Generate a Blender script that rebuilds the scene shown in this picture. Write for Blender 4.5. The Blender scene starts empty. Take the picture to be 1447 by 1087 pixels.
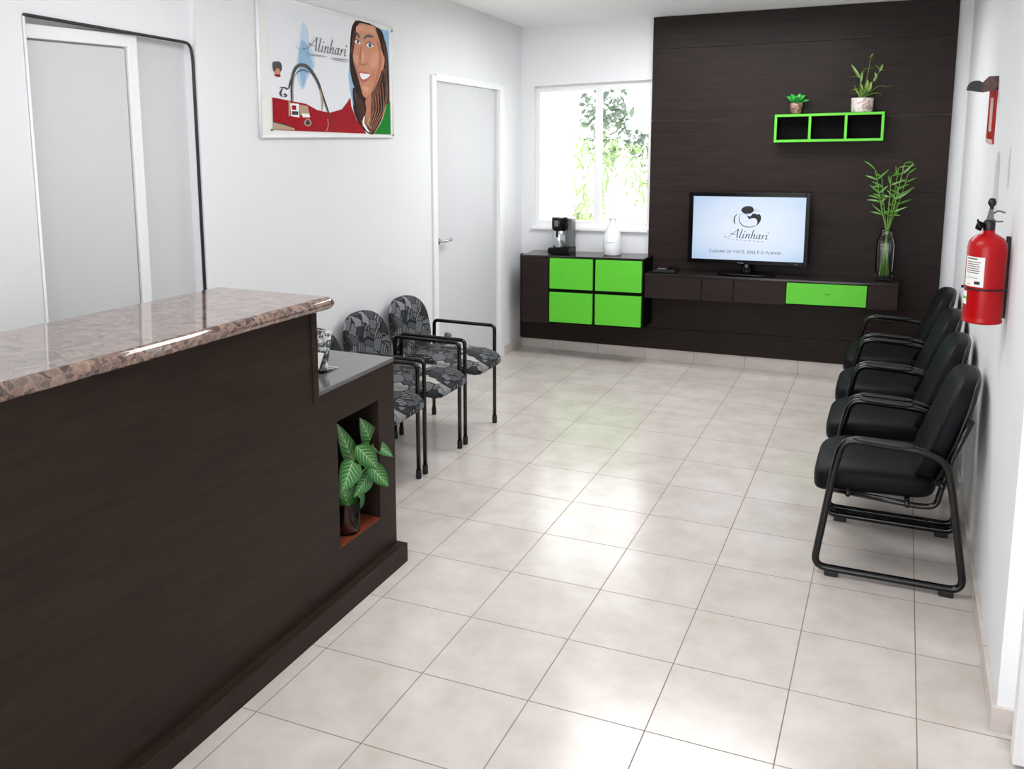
import bpy, bmesh, math, random
from mathutils import Vector, Matrix
random.seed(7)
S = bpy.context.scene
COL = S.collection

# ------------------------------------------------------------------ camera
R_ = [(0.923160528820723, 0.38440910554752883, 0.002068235864706154),
      (-0.06194950042074529, 0.14345785244766907, 0.9877155987270441),
      (-0.3793901651664989, 0.9119481806239057, -0.15624857897493036)]
cd = bpy.data.cameras.new('camera')
cd.sensor_width = 36.0
cd.lens = 36.0 * 1303.655 / 1447.0
cd.shift_x = (723.5 - 730.59) / 1447.0
cd.shift_y = (374.82 - 543.5) / 1447.0
cd.clip_start = 0.05
cam = bpy.data.objects.new('camera', cd); COL.objects.link(cam)
m = Matrix.Identity(4)
for k in range(3):
    m[k][0] = R_[0][k]; m[k][1] = R_[1][k]; m[k][2] = -R_[2][k]
m[0][3], m[1][3], m[2][3] = 1.84765, -2.22254, 1.92329
cam.matrix_world = m
S.camera = cam

# ------------------------------------------------------------------ world, lights, exposure
S.view_settings.view_transform = 'Standard'
S.view_settings.look = 'None'
S.view_settings.gamma = 1.0
S.view_settings.use_curve_mapping = False
S.view_settings.exposure = 0.0
w = bpy.data.worlds.new('sky'); S.world = w; w.use_nodes = True
bg = w.node_tree.nodes['Background']
bg.inputs['Color'].default_value = (0.97, 0.985, 1.0, 1)
bg.inputs['Strength'].default_value = 2.6

def area(name, loc, rot, sx, sy, power, color=(1, 1, 1)):
    l = bpy.data.lights.new(name, 'AREA'); l.shape = 'RECTANGLE'; l.size = sx; l.size_y = sy
    l.energy = power; l.color = color
    o = bpy.data.objects.new(name, l); COL.objects.link(o); o.location = loc; o.rotation_euler = rot
    return o
# window daylight, plus added unseen fill lights at the ceiling and behind the viewer
area('window_daylight', (-0.5, 5.16, 1.62), (math.radians(-90), 0, 0), 0.92, 1.1, 9, (1, 1, 1))
area('ceiling_fill_front', (0.6, 0.6, 2.74), (0, 0, 0), 1.6, 0.8, 31, (0.985, 0.99, 1))
area('ceiling_fill_back', (0.6, 3.7, 2.66), (0, 0, 0), 1.6, 0.8, 50, (0.985, 0.99, 1))
area('rear_fill_light', (0.5, -4.8, 1.6), (math.radians(78), 0, 0), 3.0, 2.4, 54, (0.98, 0.99, 1))
sun = bpy.data.lights.new('sun', 'SUN'); sun.energy = 5.0; sun.angle = math.radians(1.0)
so = bpy.data.objects.new('sun', sun); COL.objects.link(so); so.location = (2, -6, 12)
so.rotation_euler = (math.radians(25), 0, math.radians(12))

# ------------------------------------------------------------------ materials
def lin(c):
    return tuple(((v / 255.0) / 12.92 if v / 255.0 <= 0.04045 else ((v / 255.0 + 0.055) / 1.055) ** 2.4) for v in c) + (1,)

class NT:
    def __init__(s, name):
        s.m = bpy.data.materials.new(name); s.m.use_nodes = True; s.t = s.m.node_tree
        s.b = s.t.nodes['Principled BSDF']; s.out = s.t.nodes['Material Output']
    def n(s, typ, **kw):
        nd = s.t.nodes.new(typ)
        for k, v in kw.items():
            if k in nd.inputs: nd.inputs[k].default_value = v
            else: setattr(nd, k, v)
        return nd
    def l(s, a, ao, b, bi): s.t.links.new(a.outputs[ao], b.inputs[bi])
    def coord(s, kind='Object', scale=(1, 1, 1), rot=(0, 0, 0), loc=(0, 0, 0)):
        c = s.n('ShaderNodeTexCoord'); mp = s.n('ShaderNodeMapping')
        mp.inputs['Scale'].default_value = scale; mp.inputs['Rotation'].default_value = rot; mp.inputs['Location'].default_value = loc
        s.l(c, kind, mp, 'Vector'); return mp
    def ramp(s, stops, interp='LINEAR'):
        r = s.n('ShaderNodeValToRGB'); cr = r.color_ramp; cr.interpolation = interp
        while len(cr.elements) < len(stops): cr.elements.new(0.5)
        for e, (p, c) in zip(cr.elements, stops): e.position = p; e.color = c
        return r
    def mix(s, a, b, fac, blend='MIX'):
        x = s.n('ShaderNodeMix', data_type='RGBA', blend_type=blend)
        for src, idx in ((fac, 0), (a, 6), (b, 7)):
            if isinstance(src, tuple) and len(src) == 2 and not isinstance(src[0], (int, float)):
                s.t.links.new(src[0].outputs[src[1]], x.inputs[idx])
            else: x.inputs[idx].default_value = src
        return (x, 2)
    def base(s, src):
        s.t.links.new(src[0].outputs[src[1]], s.b.inputs['Base Color'])
    def bump(s, src, strength=0.2, dist=0.01):
        b = s.n('ShaderNodeBump', Strength=strength, Distance=dist)
        s.t.links.new(src[0].outputs[src[1]], b.inputs['Height']); s.l(b, 'Normal', s.b, 'Normal')

def plain(name, rgb, rough=0.5, metal=0.0, coat=0.0, spec=0.5, var=0.06, scale=6.0, bump=0.0):
    t = NT(name); c = lin(rgb)
    mp = t.coord('Object'); nz = t.n('ShaderNodeTexNoise', Scale=scale, Detail=4.0); t.l(mp, 'Vector', nz, 'Vector')
    lo = tuple(v * (1 - var) for v in c[:3]) + (1,); hi = tuple(min(1, v * (1 + var)) for v in c[:3]) + (1,)
    r = t.ramp([(0.3, lo), (0.7, hi)]); t.l(nz, 'Fac', r, 'Fac'); t.base((r, 'Color'))
    t.b.inputs['Roughness'].default_value = rough; t.b.inputs['Metallic'].default_value = metal
    t.b.inputs['Coat Weight'].default_value = coat; t.b.inputs['Specular IOR Level'].default_value = spec
    if bump: t.bump((nz, 'Fac'), bump, 0.002)
    return t.m

def mat_tile(name, vertical=False):
    t = NT(name)
    geo = t.n('ShaderNodeNewGeometry'); sx = t.n('ShaderNodeSeparateXYZ'); t.l(geo, 'Position', sx, 'Vector')
    def line(axis, half):
        d = t.n('ShaderNodeMath', operation='DIVIDE'); t.l(sx, axis, d, 0); d.inputs[1].default_value = 0.4
        a = t.n('ShaderNodeMath', operation='ADD'); t.l(d, 0, a, 0); a.inputs[1].default_value = 100.5
        f = t.n('ShaderNodeMath', operation='FRACT'); t.l(a, 0, f, 0)
        b = t.n('ShaderNodeMath', operation='SUBTRACT'); t.l(f, 0, b, 0); b.inputs[1].default_value = 0.5
        c = t.n('ShaderNodeMath', operation='ABSOLUTE'); t.l(b, 0, c, 0)
        e = t.n('ShaderNodeMath', operation='LESS_THAN'); t.l(c, 0, e, 0); e.inputs[1].default_value = half / 0.4
        fl = t.n('ShaderNodeMath', operation='FLOOR'); t.l(d, 0, fl, 0)
        return e, fl
    ex, fx = line('X', 0.0020); ey, fy = line('Y', 0.0020)
    mx = t.n('ShaderNodeMath', operation='MAXIMUM'); t.l(ex, 0, mx, 0); t.l(ey, 0, mx, 1)
    cmb = t.n('ShaderNodeCombineXYZ'); t.l(fx, 0, cmb, 'X'); t.l(fy, 0, cmb, 'Y')
    wn = t.n('ShaderNodeTexWhiteNoise'); t.l(cmb, 0, wn, 'Vector')
    nz = t.n('ShaderNodeTexNoise', Scale=5.0, Detail=6.0, Roughness=0.6); t.l(geo, 'Position', nz, 'Vector')
    r = t.ramp([(0.3, lin((198, 188, 180))), (0.55, lin((210, 202, 196))), (0.75, lin((218, 211, 206)))]); t.l(nz, 'Fac', r, 'Fac')
    tv = t.ramp([(0, (0.955, 0.955, 0.95, 1)), (1, (1.0, 1.0, 1.0, 1))]); t.l(wn, 'Value', tv, 'Fac')
    a = t.mix((r, 'Color'), (tv, 'Color'), 1.0, 'MULTIPLY')
    b = t.mix(a, lin((132, 118, 104)), (mx, 0))
    t.base(b)
    rr = t.n('ShaderNodeMath', operation='MULTIPLY_ADD'); t.l(mx, 0, rr, 0); rr.inputs[1].default_value = 0.45; rr.inputs[2].default_value = 0.2
    t.l(rr, 0, t.b, 'Roughness')
    inv = t.n('ShaderNodeMath', operation='SUBTRACT'); inv.inputs[0].default_value = 1.0; t.l(mx, 0, inv, 1)
    t.bump((inv, 0), 0.35, 0.002)
    t.b.inputs['Specular IOR Level'].default_value = 0.55
    return t.m

def mat_wood(name, dark, mid, scale=(1, 14, 14), rough=0.38, rot=(0, 0, 0)):
    t = NT(name); mp = t.coord('Object', scale, rot)
    n1 = t.n('ShaderNodeTexNoise', Scale=3.2, Detail=8.0, Roughness=0.65, Distortion=0.6); t.l(mp, 'Vector', n1, 'Vector')
    mp2 = t.coord('Object', (1, 1, 1)); n2 = t.n('ShaderNodeTexNoise', Scale=1.6, Detail=3.0); t.l(mp2, 'Vector', n2, 'Vector')
    r = t.ramp([(0.25, lin(dark)), (0.75, lin(mid))]); t.l(n1, 'Fac', r, 'Fac')
    r2 = t.ramp([(0.3, (0.86, 0.86, 0.88, 1)), (0.7, (1.06, 1.02, 1.0, 1))]); t.l(n2, 'Fac', r2, 'Fac')
    t.base(t.mix((r, 'Color'), (r2, 'Color'), 1.0, 'MULTIPLY'))
    t.b.inputs['Roughness'].default_value = rough; t.b.inputs['Specular IOR Level'].default_value = 0.12
    t.bump((n1, 'Fac'), 0.06, 0.002)
    return t.m

def mat_granite():
    t = NT('brown_granite'); mp = t.coord('Object')
    ns = t.n('ShaderNodeTexNoise', Scale=9.0, Detail=5.0); t.l(mp, 'Vector', ns, 'Vector')
    wv = t.n('ShaderNodeVectorMath', operation='MULTIPLY_ADD'); t.l(ns, 'Color', wv, 0); wv.inputs[1].default_value = (0.16, 0.16, 0.16); t.l(mp, 'Vector', wv, 2)
    v = t.n('ShaderNodeTexVoronoi', Scale=40.0); t.l(wv, 0, v, 'Vector')
    v2 = t.n('ShaderNodeTexVoronoi', Scale=40.0, feature='DISTANCE_TO_EDGE'); t.l(wv, 0, v2, 'Vector')
    sep = t.n('ShaderNodeSeparateColor'); t.l(v, 'Color', sep, 'Color')
    r = t.ramp([(0.0, lin((52, 38, 33))), (0.25, lin((92, 68, 58))), (0.5, lin((122, 94, 82))), (0.75, lin((140, 114, 100))), (1.0, lin((84, 72, 64)))])
    t.l(sep, 'Red', r, 'Fac')
    e = t.ramp([(0.0, (0.35, 0.35, 0.35, 1)), (0.05, (1, 1, 1, 1))]); t.l(v2, 'Distance', e, 'Fac')
    a = t.mix(lin((164, 140, 124)), (r, 'Color'), (e, 'Color'))
    n3 = t.n('ShaderNodeTexNoise', Scale=60.0, Detail=3.0); t.l(mp, 'Vector', n3, 'Vector')
    k = t.ramp([(0.35, (0.75, 0.75, 0.75, 1)), (0.65, (1.15, 1.12, 1.1, 1))]); t.l(n3, 'Fac', k, 'Fac')
    t.base(t.mix(a, (k, 'Color'), 1.0, 'MULTIPLY'))
    t.b.inputs['Roughness'].default_value = 0.07; t.b.inputs['Specular IOR Level'].default_value = 0.9
    t.b.inputs['Coat Weight'].default_value = 0.6; t.b.inputs['Coat Roughness'].default_value = 0.03
    return t.m

def mat_fabric_pattern():
    # printed town-scene upholstery: blocks, arches and stripes in greys
    t = NT('printed_grey_fabric'); mp = t.coord('Object', (1, 1, 1), (0.5, 0.35, 0.2))
    ns = t.n('ShaderNodeTexNoise', Scale=5.0, Detail=2.0); t.l(mp, 'Vector', ns, 'Vector')
    wv = t.n('ShaderNodeVectorMath', operation='MULTIPLY_ADD'); t.l(ns, 'Color', wv, 0); wv.inputs[1].default_value = (0.05, 0.05, 0.05); t.l(mp, 'Vector', wv, 2)
    v = t.n('ShaderNodeTexVoronoi', Scale=13.0, distance='CHEBYCHEV'); t.l(wv, 0, v, 'Vector')
    sep = t.n('ShaderNodeSeparateColor'); t.l(v, 'Color', sep, 'Color')
    blk = t.ramp([(0.0, lin((48, 49, 51))), (0.22, lin((74, 76, 79))), (0.45, lin((100, 102, 105))), (0.66, lin((124, 125, 127))), (0.86, lin((66, 68, 71))), (0.94, lin((178, 174, 168)))], 'CONSTANT')
    t.l(sep, 'Green', blk, 'Fac')
    st = t.n('ShaderNodeTexWave', Scale=26.0, Distortion=0.6, Detail=1.0); t.l(wv, 0, st, 'Vector')
    sl = t.ramp([(0.10, (1, 1, 1, 1)), (0.16, (0, 0, 0, 1))]); t.l(st, 'Fac', sl, 'Fac')
    gate = t.ramp([(0.62, (0, 0, 0, 1)), (0.66, (1, 1, 1, 1))]); t.l(sep, 'Blue', gate, 'Fac')
    g2 = t.mix((sl, 'Color'), (gate, 'Color'), 1.0, 'MULTIPLY')
    a = t.mix((blk, 'Color'), lin((26, 26, 29)), g2)
    rg = t.n('ShaderNodeTexWave', Scale=14.0, Distortion=1.2, wave_type='RINGS', rings_direction='SPHERICAL'); 
    lc = t.n('ShaderNodeVectorMath', operation='SUBTRACT'); t.l(wv, 0, lc, 0); lc.inputs[1].default_value = (0.1, 0.15, 0.6); t.l(lc, 0, rg, 'Vector')
    rl = t.ramp([(0.88, (0, 0, 0, 1)), (0.94, (1, 1, 1, 1))]); t.l(rg, 'Fac', rl, 'Fac')
    g3r = t.ramp([(0.36, (1, 1, 1, 1)), (0.4, (0, 0, 0, 1))]); t.l(sep, 'Blue', g3r, 'Fac')
    g3 = t.mix((rl, 'Color'), (g3r, 'Color'), 1.0, 'MULTIPLY')
    b = t.mix(a, lin((150, 150, 150)), g3)
    ve = t.n('ShaderNodeTexVoronoi', Scale=13.0, distance='CHEBYCHEV', feature='F2'); t.l(wv, 0, ve, 'Vector')
    df = t.n('ShaderNodeMath', operation='SUBTRACT'); t.l(ve, 'Distance', df, 0); t.l(v, 'Distance', df, 1)
    el = t.ramp([(0.035, (1, 1, 1, 1)), (0.06, (0, 0, 0, 1))]); t.l(df, 0, el, 'Fac')
    b = t.mix(b, lin((30, 30, 33)), (el, 'Color'))
    t.base(b)
    t.b.inputs['Roughness'].default_value = 0.85; t.b.inputs['Specular IOR Level'].default_value = 0.2
    return t.m

def mat_leaf(name, dark, light, vein, amount=0.5):
    t = NT(name); uv = t.n('ShaderNodeUVMap'); sx = t.n('ShaderNodeSeparateXYZ'); t.l(uv, 'UV', sx, 'Vector')
    a = t.n('ShaderNodeMath', operation='SUBTRACT'); t.l(sx, 'X', a, 0); a.inputs[1].default_value = 0.5
    b = t.n('ShaderNodeMath', operation='ABSOLUTE'); t.l(a, 0, b, 0)
    c = t.n('ShaderNodeMath', operation='MULTIPLY_ADD'); t.l(b, 0, c, 0); c.inputs[1].default_value = -0.55; t.l(sx, 'Y', c, 2)
    wv = t.n('ShaderNodeMath', operation='MULTIPLY'); t.l(c, 0, wv, 0); wv.inputs[1].default_value = 48.0
    sn = t.n('ShaderNodeMath', operation='SINE'); t.l(wv, 0, sn, 0)
    vr = t.ramp([(0.55, (0, 0, 0, 1)), (0.9, (1, 1, 1, 1))]); t.l(sn, 0, vr, 'Fac')
    ed = t.ramp([(0.0, (1, 1, 1, 1)), (0.03, (0.9, 0.9, 0.9, 1)), (0.30, (0.35, 0.35, 0.35, 1)), (0.42, (0, 0, 0, 1))]); t.l(b, 0, ed, 'Fac')
    g = t.mix((vr, 'Color'), (ed, 'Color'), 1.0, 'MULTIPLY')
    mid = t.ramp([(0.0, (1, 1, 1, 1)), (0.035, (0, 0, 0, 1))]); t.l(b, 0, mid, 'Fac')
    g = t.mix(g, (mid, 'Color'), 1.0, 'LIGHTEN')
    am = t.mix((0, 0, 0, 1), g, amount)
    gd = t.ramp([(0.0, lin(light)), (0.5, lin(dark))]); t.l(b, 0, gd, 'Fac')
    t.base(t.mix((gd, 'Color'), lin(vein), am))
    t.b.inputs['Roughness'].default_value = 0.33
    t.b.inputs['Subsurface Weight'].default_value = 0.0
    return t.m

def mat_glass(name, tint=(1, 1, 1, 1), rough=0.0, ior=1.45):
    t = NT(name); t.b.inputs['Base Color'].default_value = tint; t.b.inputs['Transmission Weight'].default_value = 1.0
    t.b.inputs['Roughness'].default_value = rough; t.b.inputs['IOR'].default_value = ior
    return t.m

def mat_pane(name='window_glass', ior=1.45, rough=0.02, tint=(0.97, 0.985, 0.98, 1)):
    # a thin clear pane: almost all light goes straight through, a little is mirrored
    t = NT(name)
    tr = t.n('ShaderNodeBsdfTransparent'); tr.inputs['Color'].default_value = tint
    gl = t.n('ShaderNodeBsdfGlossy', Roughness=rough); fr = t.n('ShaderNodeFresnel', IOR=ior)
    ms = t.n('ShaderNodeMixShader'); t.l(fr, 0, ms, 0); t.t.links.new(tr.outputs[0], ms.inputs[1]); t.t.links.new(gl.outputs[0], ms.inputs[2])
    t.t.links.new(ms.outputs[0], t.out.inputs['Surface'])
    return t.m

def mat_screen():
    t = NT('tv_screen'); mp = t.coord('Generated'); 
    ns = t.n('ShaderNodeTexNoise', Scale=2.5, Detail=2.0); t.l(mp, 'Vector', ns, 'Vector')
    gr = t.n('ShaderNodeTexGradient', gradient_type='SPHERICAL')
    mm = t.coord('Generated', (1.5, 1, 1.5), (0, 0, 0), (-0.75, 0, -0.75)); t.l(mm, 'Vector', gr, 'Vector')
    ad = t.n('ShaderNodeMath', operation='MULTIPLY_ADD'); t.l(ns, 'Fac', ad, 0); ad.inputs[1].default_value = 0.35; t.l(gr, 'Fac', ad, 2)
    r = t.ramp([(0.1, lin((172, 198, 230))), (0.5, lin((204, 221, 243))), (0.9, lin((222, 233, 248)))]); t.l(ad, 0, r, 'Fac')
    t.l(r, 'Color', t.b, 'Emission Color'); t.b.inputs['Emission Strength'].default_value = 1.0
    t.b.inputs['Base Color'].default_value = (0.02, 0.02, 0.02, 1); t.b.inputs['Roughness'].default_value = 0.2
    return t.m

def mat_streaky(name, a, b, scale, rough=0.45, stops=(0.4, 0.6)):
    t = NT(name); mp = t.coord('Object'); nz = t.n('ShaderNodeTexNoise', Scale=scale, Detail=4.0, Distortion=1.5); t.l(mp, 'Vector', nz, 'Vector')
    r = t.ramp([(stops[0], lin(a)), (stops[1], lin(b))]); t.l(nz, 'Fac', r, 'Fac'); t.base((r, 'Color'))
    t.b.inputs['Roughness'].default_value = rough
    return t.m

M = {}
M['wall'] = plain('white_wall_paint', (229, 230, 232), 0.7, spec=0.2, var=0.012, scale=2.0)
M['wall_grey'] = plain('pale_grey_wall_paint', (206, 207, 208), 0.7, spec=0.2, var=0.012, scale=2.0)
M['ceil'] = plain('ceiling_paint', (247, 247, 248), 0.8, var=0.01, scale=2.0)
M['door'] = plain('white_door_lacquer', (208, 208, 212), 0.75, spec=0.15, var=0.01, scale=2.0)
M['trim'] = plain('white_trim_lacquer', (236, 236, 237), 0.6, spec=0.25, var=0.01)
M['tile'] = mat_tile('beige_ceramic_tile')
M['wood'] = mat_wood('dark_wenge_laminate', (33, 26, 24), (50, 41, 38), rough=0.42)
M['wood_ctr'] = mat_wood('dark_counter_laminate', (36, 28, 24), (54, 43, 36), scale=(9, 1, 9), rough=0.42)
M['wood_red'] = mat_wood('red_brown_niche_wood', (96, 44, 28), (136, 70, 46), scale=(10, 2, 10), rough=0.4)
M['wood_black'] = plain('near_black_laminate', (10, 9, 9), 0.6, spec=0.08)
M['cabtop'] = plain('dark_gloss_cabinet_top', (38, 33, 32), 0.14, spec=0.6, var=0.05)
M['desk'] = plain('grey_gloss_desk_top', (92, 92, 92), 0.16, spec=0.8, var=0.05)
M['green'] = plain('lime_green_laminate', (88, 196, 42), 0.42, var=0.02)
M['granite'] = mat_granite()
M['black_metal'] = plain('black_painted_steel', (8, 8, 8), 0.14, spec=0.45)
M['black_plastic'] = plain('black_plastic', (13, 13, 13), 0.4)
M['rubber'] = plain('black_rubber', (18, 18, 18), 0.6)
M['vinyl'] = plain('black_leatherette', (15, 13, 18), 0.5, spec=0.12, var=0.15, scale=220, bump=0.12)
M['fabric'] = mat_fabric_pattern()
M['gloss_black'] = plain('gloss_black_plastic', (7, 7, 8), 0.16, spec=0.16)
M['grey_plastic'] = plain('grey_plastic', (96, 98, 100), 0.35)
M['chrome'] = plain('brushed_steel', (190, 190, 192), 0.22, metal=1.0)
M['screen'] = mat_screen()
M['ink'] = plain('black_ink', (26, 25, 26), 0.6)
M['ink_grey'] = plain('grey_ink', (140, 152, 168), 0.6)
M['red_paint'] = plain('red_gloss_enamel', (172, 6, 14), 0.28, spec=0.3, coat=0.0, var=0.03)
M['paper'] = plain('white_paper', (232, 232, 228), 0.6, var=0.02)
M['glass'] = mat_pane('clear_thin_glass', 1.35, 0.03, (0.93, 0.95, 0.95, 1))
M['pane'] = mat_pane()
M['soil'] = mat_streaky('brown_bark_soil', (96, 52, 36), (168, 104, 78), 60, 0.8)
M['leaf_var'] = mat_leaf('variegated_leaf', (28, 84, 30), (52, 122, 46), (176, 206, 168), 0.75)
M['leaf_small'] = mat_leaf('bright_green_leaf', (24, 136, 48), (70, 196, 80), (140, 214, 130), 0.5)
M['leaf_grass'] = mat_leaf('olive_green_leaf', (82, 116, 34), (120, 152, 56), (150, 176, 90), 0.4)
M['leaf_bamboo'] = mat_leaf('bamboo_leaf', (46, 98, 22), (86, 140, 44), (140, 180, 90), 0.3)
M['stem'] = plain('green_stem', (104, 146, 52), 0.4)
M['leaf_out'] = mat_leaf('garden_leaf', (170, 190, 140), (208, 222, 176), (220, 230, 196), 0.4)
M['leaf_out_dark'] = mat_leaf('grey_green_garden_leaf', (126, 138, 134), (156, 166, 158), (150, 170, 150), 0.3)  # duller grey-green leaf colour of the trees farther back
M['bark'] = plain('grey_bark', (190, 188, 184), 0.8)
M['bronze_pot'] = mat_streaky('bronze_glaze', (110, 78, 66), (164, 130, 118), 30, 0.25)
M['mottled_pot'] = mat_streaky('white_and_rose_glaze', (214, 206, 202), (168, 140, 134), 22, 0.4, (0.5, 0.6))
M['ceramic'] = plain('white_frosted_ceramic', (236, 238, 240), 0.25, var=0.01)
M['steel_cup'] = plain('steel_flask', (196, 200, 202), 0.2, metal=0.9)
M['gasket'] = plain('black_rubber_gasket', (34, 34, 36), 0.5)
M['bracket_wood'] = mat_streaky('dark_brown_varnish', (44, 30, 26), (104, 58, 42), 12, 0.3)
M['outwall'] = plain('white_outside_render', (240, 240, 240), 0.8)
M['grass'] = mat_streaky('lawn_green', (150, 180, 110), (190, 210, 150), 12, 0.9)
M['stain'] = plain('scuffed_paint', (212, 212, 212), 0.5)

# ------------------------------------------------------------------ mesh builder
def catmull(P, n=6, closed=False):
    P = [Vector(p) for p in P]; out = []; L = len(P)
    rng = range(L) if closed else range(L - 1)
    for i in rng:
        if closed: a, b, c, d = P[(i - 1) % L], P[i], P[(i + 1) % L], P[(i + 2) % L]
        else: a, b, c, d = P[max(i - 1, 0)], P[i], P[i + 1], P[min(i + 2, L - 1)]
        for k in range(n):
            t = k / n
            out.append(0.5 * ((2 * b) + (c - a) * t + (2 * a - 5 * b + 4 * c - d) * t * t + (3 * b - a - 3 * c + d) * t ** 3))
    if not closed: out.append(P[-1])
    return out

def fillet(P, r, n=6, closed=False):
    P = [Vector(p) for p in P]; out = []; L = len(P)
    for i in range(L):
        if not closed and i in (0, L - 1): out.append(P[i]); continue
        p, a, b = P[i], P[(i - 1) % L], P[(i + 1) % L]
        rr = r[i] if isinstance(r, (list, tuple)) else r
        da, db = (a - p), (b - p); rr = min(rr, da.length * 0.49, db.length * 0.49)
        s, e = p + da.normalized() * rr, p + db.normalized() * rr
        for k in range(n + 1):
            t = k / n; out.append((1 - t) ** 2 * s + 2 * t * (1 - t) * p + t * t * e)
    return out

ORG = {}
class MB:
    def __init__(s):
        s.bm = bmesh.new(); s.uv = s.bm.loops.layers.uv.new('UVMap')
    def _set(s, faces, mi, smooth):
        for f in faces: f.material_index = mi; f.smooth = smooth
    def box(s, x0, x1, y0, y1, z0, z1, bev=0.0, mi=0, kz=0.0, x_ref=0.0, seg=2):
        co = [(x0, y0, z0), (x1, y0, z0), (x1, y1, z0), (x0, y1, z0), (x0, y0, z1), (x1, y0, z1), (x1, y1, z1), (x0, y1, z1)]
        v = [s.bm.verts.new((x, y, z + kz * (x - x_ref))) for x, y, z in co]
        F = [(3, 2, 1, 0), (4, 5, 6, 7), (0, 1, 5, 4), (1, 2, 6, 5), (2, 3, 7, 6), (3, 0, 4, 7)]
        fs = [s.bm.faces.new([v[i] for i in f]) for f in F]; s._set(fs, mi, False)
        if bev > 0:
            ed = list({e for f in fs for e in f.edges})
            r = bmesh.ops.bevel(s.bm, geom=ed, offset=bev, segments=seg, profile=0.5, affect='EDGES')
            s._set(r['faces'], mi, False)
        return s
    def hexa(s, co, mi=0):
        v = [s.bm.verts.new(c) for c in co]
        F = [(3, 2, 1, 0), (4, 5, 6, 7), (0, 1, 5, 4), (1, 2, 6, 5), (2, 3, 7, 6), (3, 0, 4, 7)]
        s._set([s.bm.faces.new([v[i] for i in f]) for f in F], mi, False); return s
    def tube(s, P, r, seg=12, closed=False, mi=0, cap=True, flat=1.0):
        P = [Vector(p) for p in P]; n = len(P); rings = []
        T = []
        for i in range(n):
            a = P[(i - 1) % n] if (closed or i > 0) else P[i]; b = P[(i + 1) % n] if (closed or i < n - 1) else P[i]
            T.append((b - a).normalized())
        up = Vector((0, 0, 1)) if abs(T[0].z) < 0.9 else Vector((1, 0, 0))
        N = (up - T[0] * up.dot(T[0])).normalized()
        for i in range(n):
            N = (N - T[i] * N.dot(T[i])).normalized(); B = T[i].cross(N)
            ri = r[i] if isinstance(r, (list, tuple)) else r
            rings.append([s.bm.verts.new(P[i] + (N * math.cos(2 * math.pi * k / seg) * flat + B * math.sin(2 * math.pi * k / seg)) * ri) for k in range(seg)])
        fs = []
        for i in range(n if closed else n - 1):
            A, Bq = rings[i], rings[(i + 1) % n]
            for k in range(seg):
                fs.append(s.bm.faces.new((A[k], A[(k + 1) % seg], Bq[(k + 1) % seg], Bq[k])))
        if cap and not closed:
            fs.append(s.bm.faces.new(rings[0][::-1])); fs.append(s.bm.faces.new(rings[-1]))
        s._set(fs, mi, True); return s
    def lathe(s, prof, c=(0, 0, 0), seg=32, mi=0, square=0.0, smooth=True):
        c = Vector(c); rings = []
        for (r, z) in prof:
            if r < 1e-5: rings.append([s.bm.verts.new(c + Vector((0, 0, z)))]); continue
            ring = []
            for k in range(seg):
                a = 2 * math.pi * k / seg; q = 1.0
                if square: q = 1.0 / (abs(math.cos(a)) ** square + abs(math.sin(a)) ** square) ** (1.0 / square)
                ring.append(s.bm.verts.new(c + Vector((math.cos(a) * r * q, math.sin(a) * r * q, z))))
            rings.append(ring)
        fs = []
        for A, B in zip(rings, rings[1:]):
            if len(A) == 1 and len(B) == 1: continue
            for k in range(seg):
                k2 = (k + 1) % seg
                if len(A) == 1: fs.append(s.bm.faces.new((A[0], B[k2], B[k])))
                elif len(B) == 1: fs.append(s.bm.faces.new((A[k], A[k2], B[0])))
                else: fs.append(s.bm.faces.new((A[k], A[k2], B[k2], B[k])))
        s._set(fs, mi, smooth); return s
    def cushion(s, w, d, h, fn, e1=0.35, e2=0.4, nu=28, nv=40, mi=0):
        # superellipsoid, then fn(x, y, z) -> Vector bends it into place
        def pw(v, e): return math.copysign(abs(v) ** e, v)
        rings = []
        for i in range(nu + 1):
            ph = -math.pi / 2 + math.pi * i / nu; cz, sz = math.cos(ph), math.sin(ph)
            if i in (0, nu): rings.append([s.bm.verts.new(fn(0, 0, h / 2 * (-1 if i == 0 else 1)))]); continue
            rings.append([s.bm.verts.new(fn(w / 2 * pw(cz, e1) * pw(math.cos(2 * math.pi * k / nv), e2), d / 2 * pw(cz, e1) * pw(math.sin(2 * math.pi * k / nv), e2), h / 2 * pw(sz, e1))) for k in range(nv)])
        fs = []
        for A, B in zip(rings, rings[1:]):
            for k in range(nv):
                k2 = (k + 1) % nv
                if len(A) == 1: fs.append(s.bm.faces.new((A[0], B[k2], B[k])))
                elif len(B) == 1: fs.append(s.bm.faces.new((A[k], A[k2], B[0])))
                else: fs.append(s.bm.faces.new((A[k], A[k2], B[k2], B[k])))
        s._set(fs, mi, True); return s
    def poly(s, P, mi=0):
        v = [s.bm.verts.new(p) for p in P]; f = s.bm.faces.new(v)
        s._set([f], mi, False); return s
    def prism(s, P, d, mi=0, smooth=False):
        d = Vector(d); a = [s.bm.verts.new(Vector(p)) for p in P]; b = [s.bm.verts.new(Vector(p) + d) for p in P]
        fs = [s.bm.faces.new(a[::-1]), s.bm.faces.new(b)]; s._set(fs, mi, False)
        n = len(P); sd = [s.bm.faces.new((a[i], a[(i + 1) % n], b[(i + 1) % n], b[i])) for i in range(n)]
        s._set(sd, mi, smooth); return s
    def strip(s, A, B, mi=0):
        a = [s.bm.verts.new(p) for p in A]; b = [s.bm.verts.new(p) for p in B]
        s._set([s.bm.faces.new((a[i], a[i + 1], b[i + 1], b[i])) for i in range(len(a) - 1)], mi, False); return s
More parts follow.
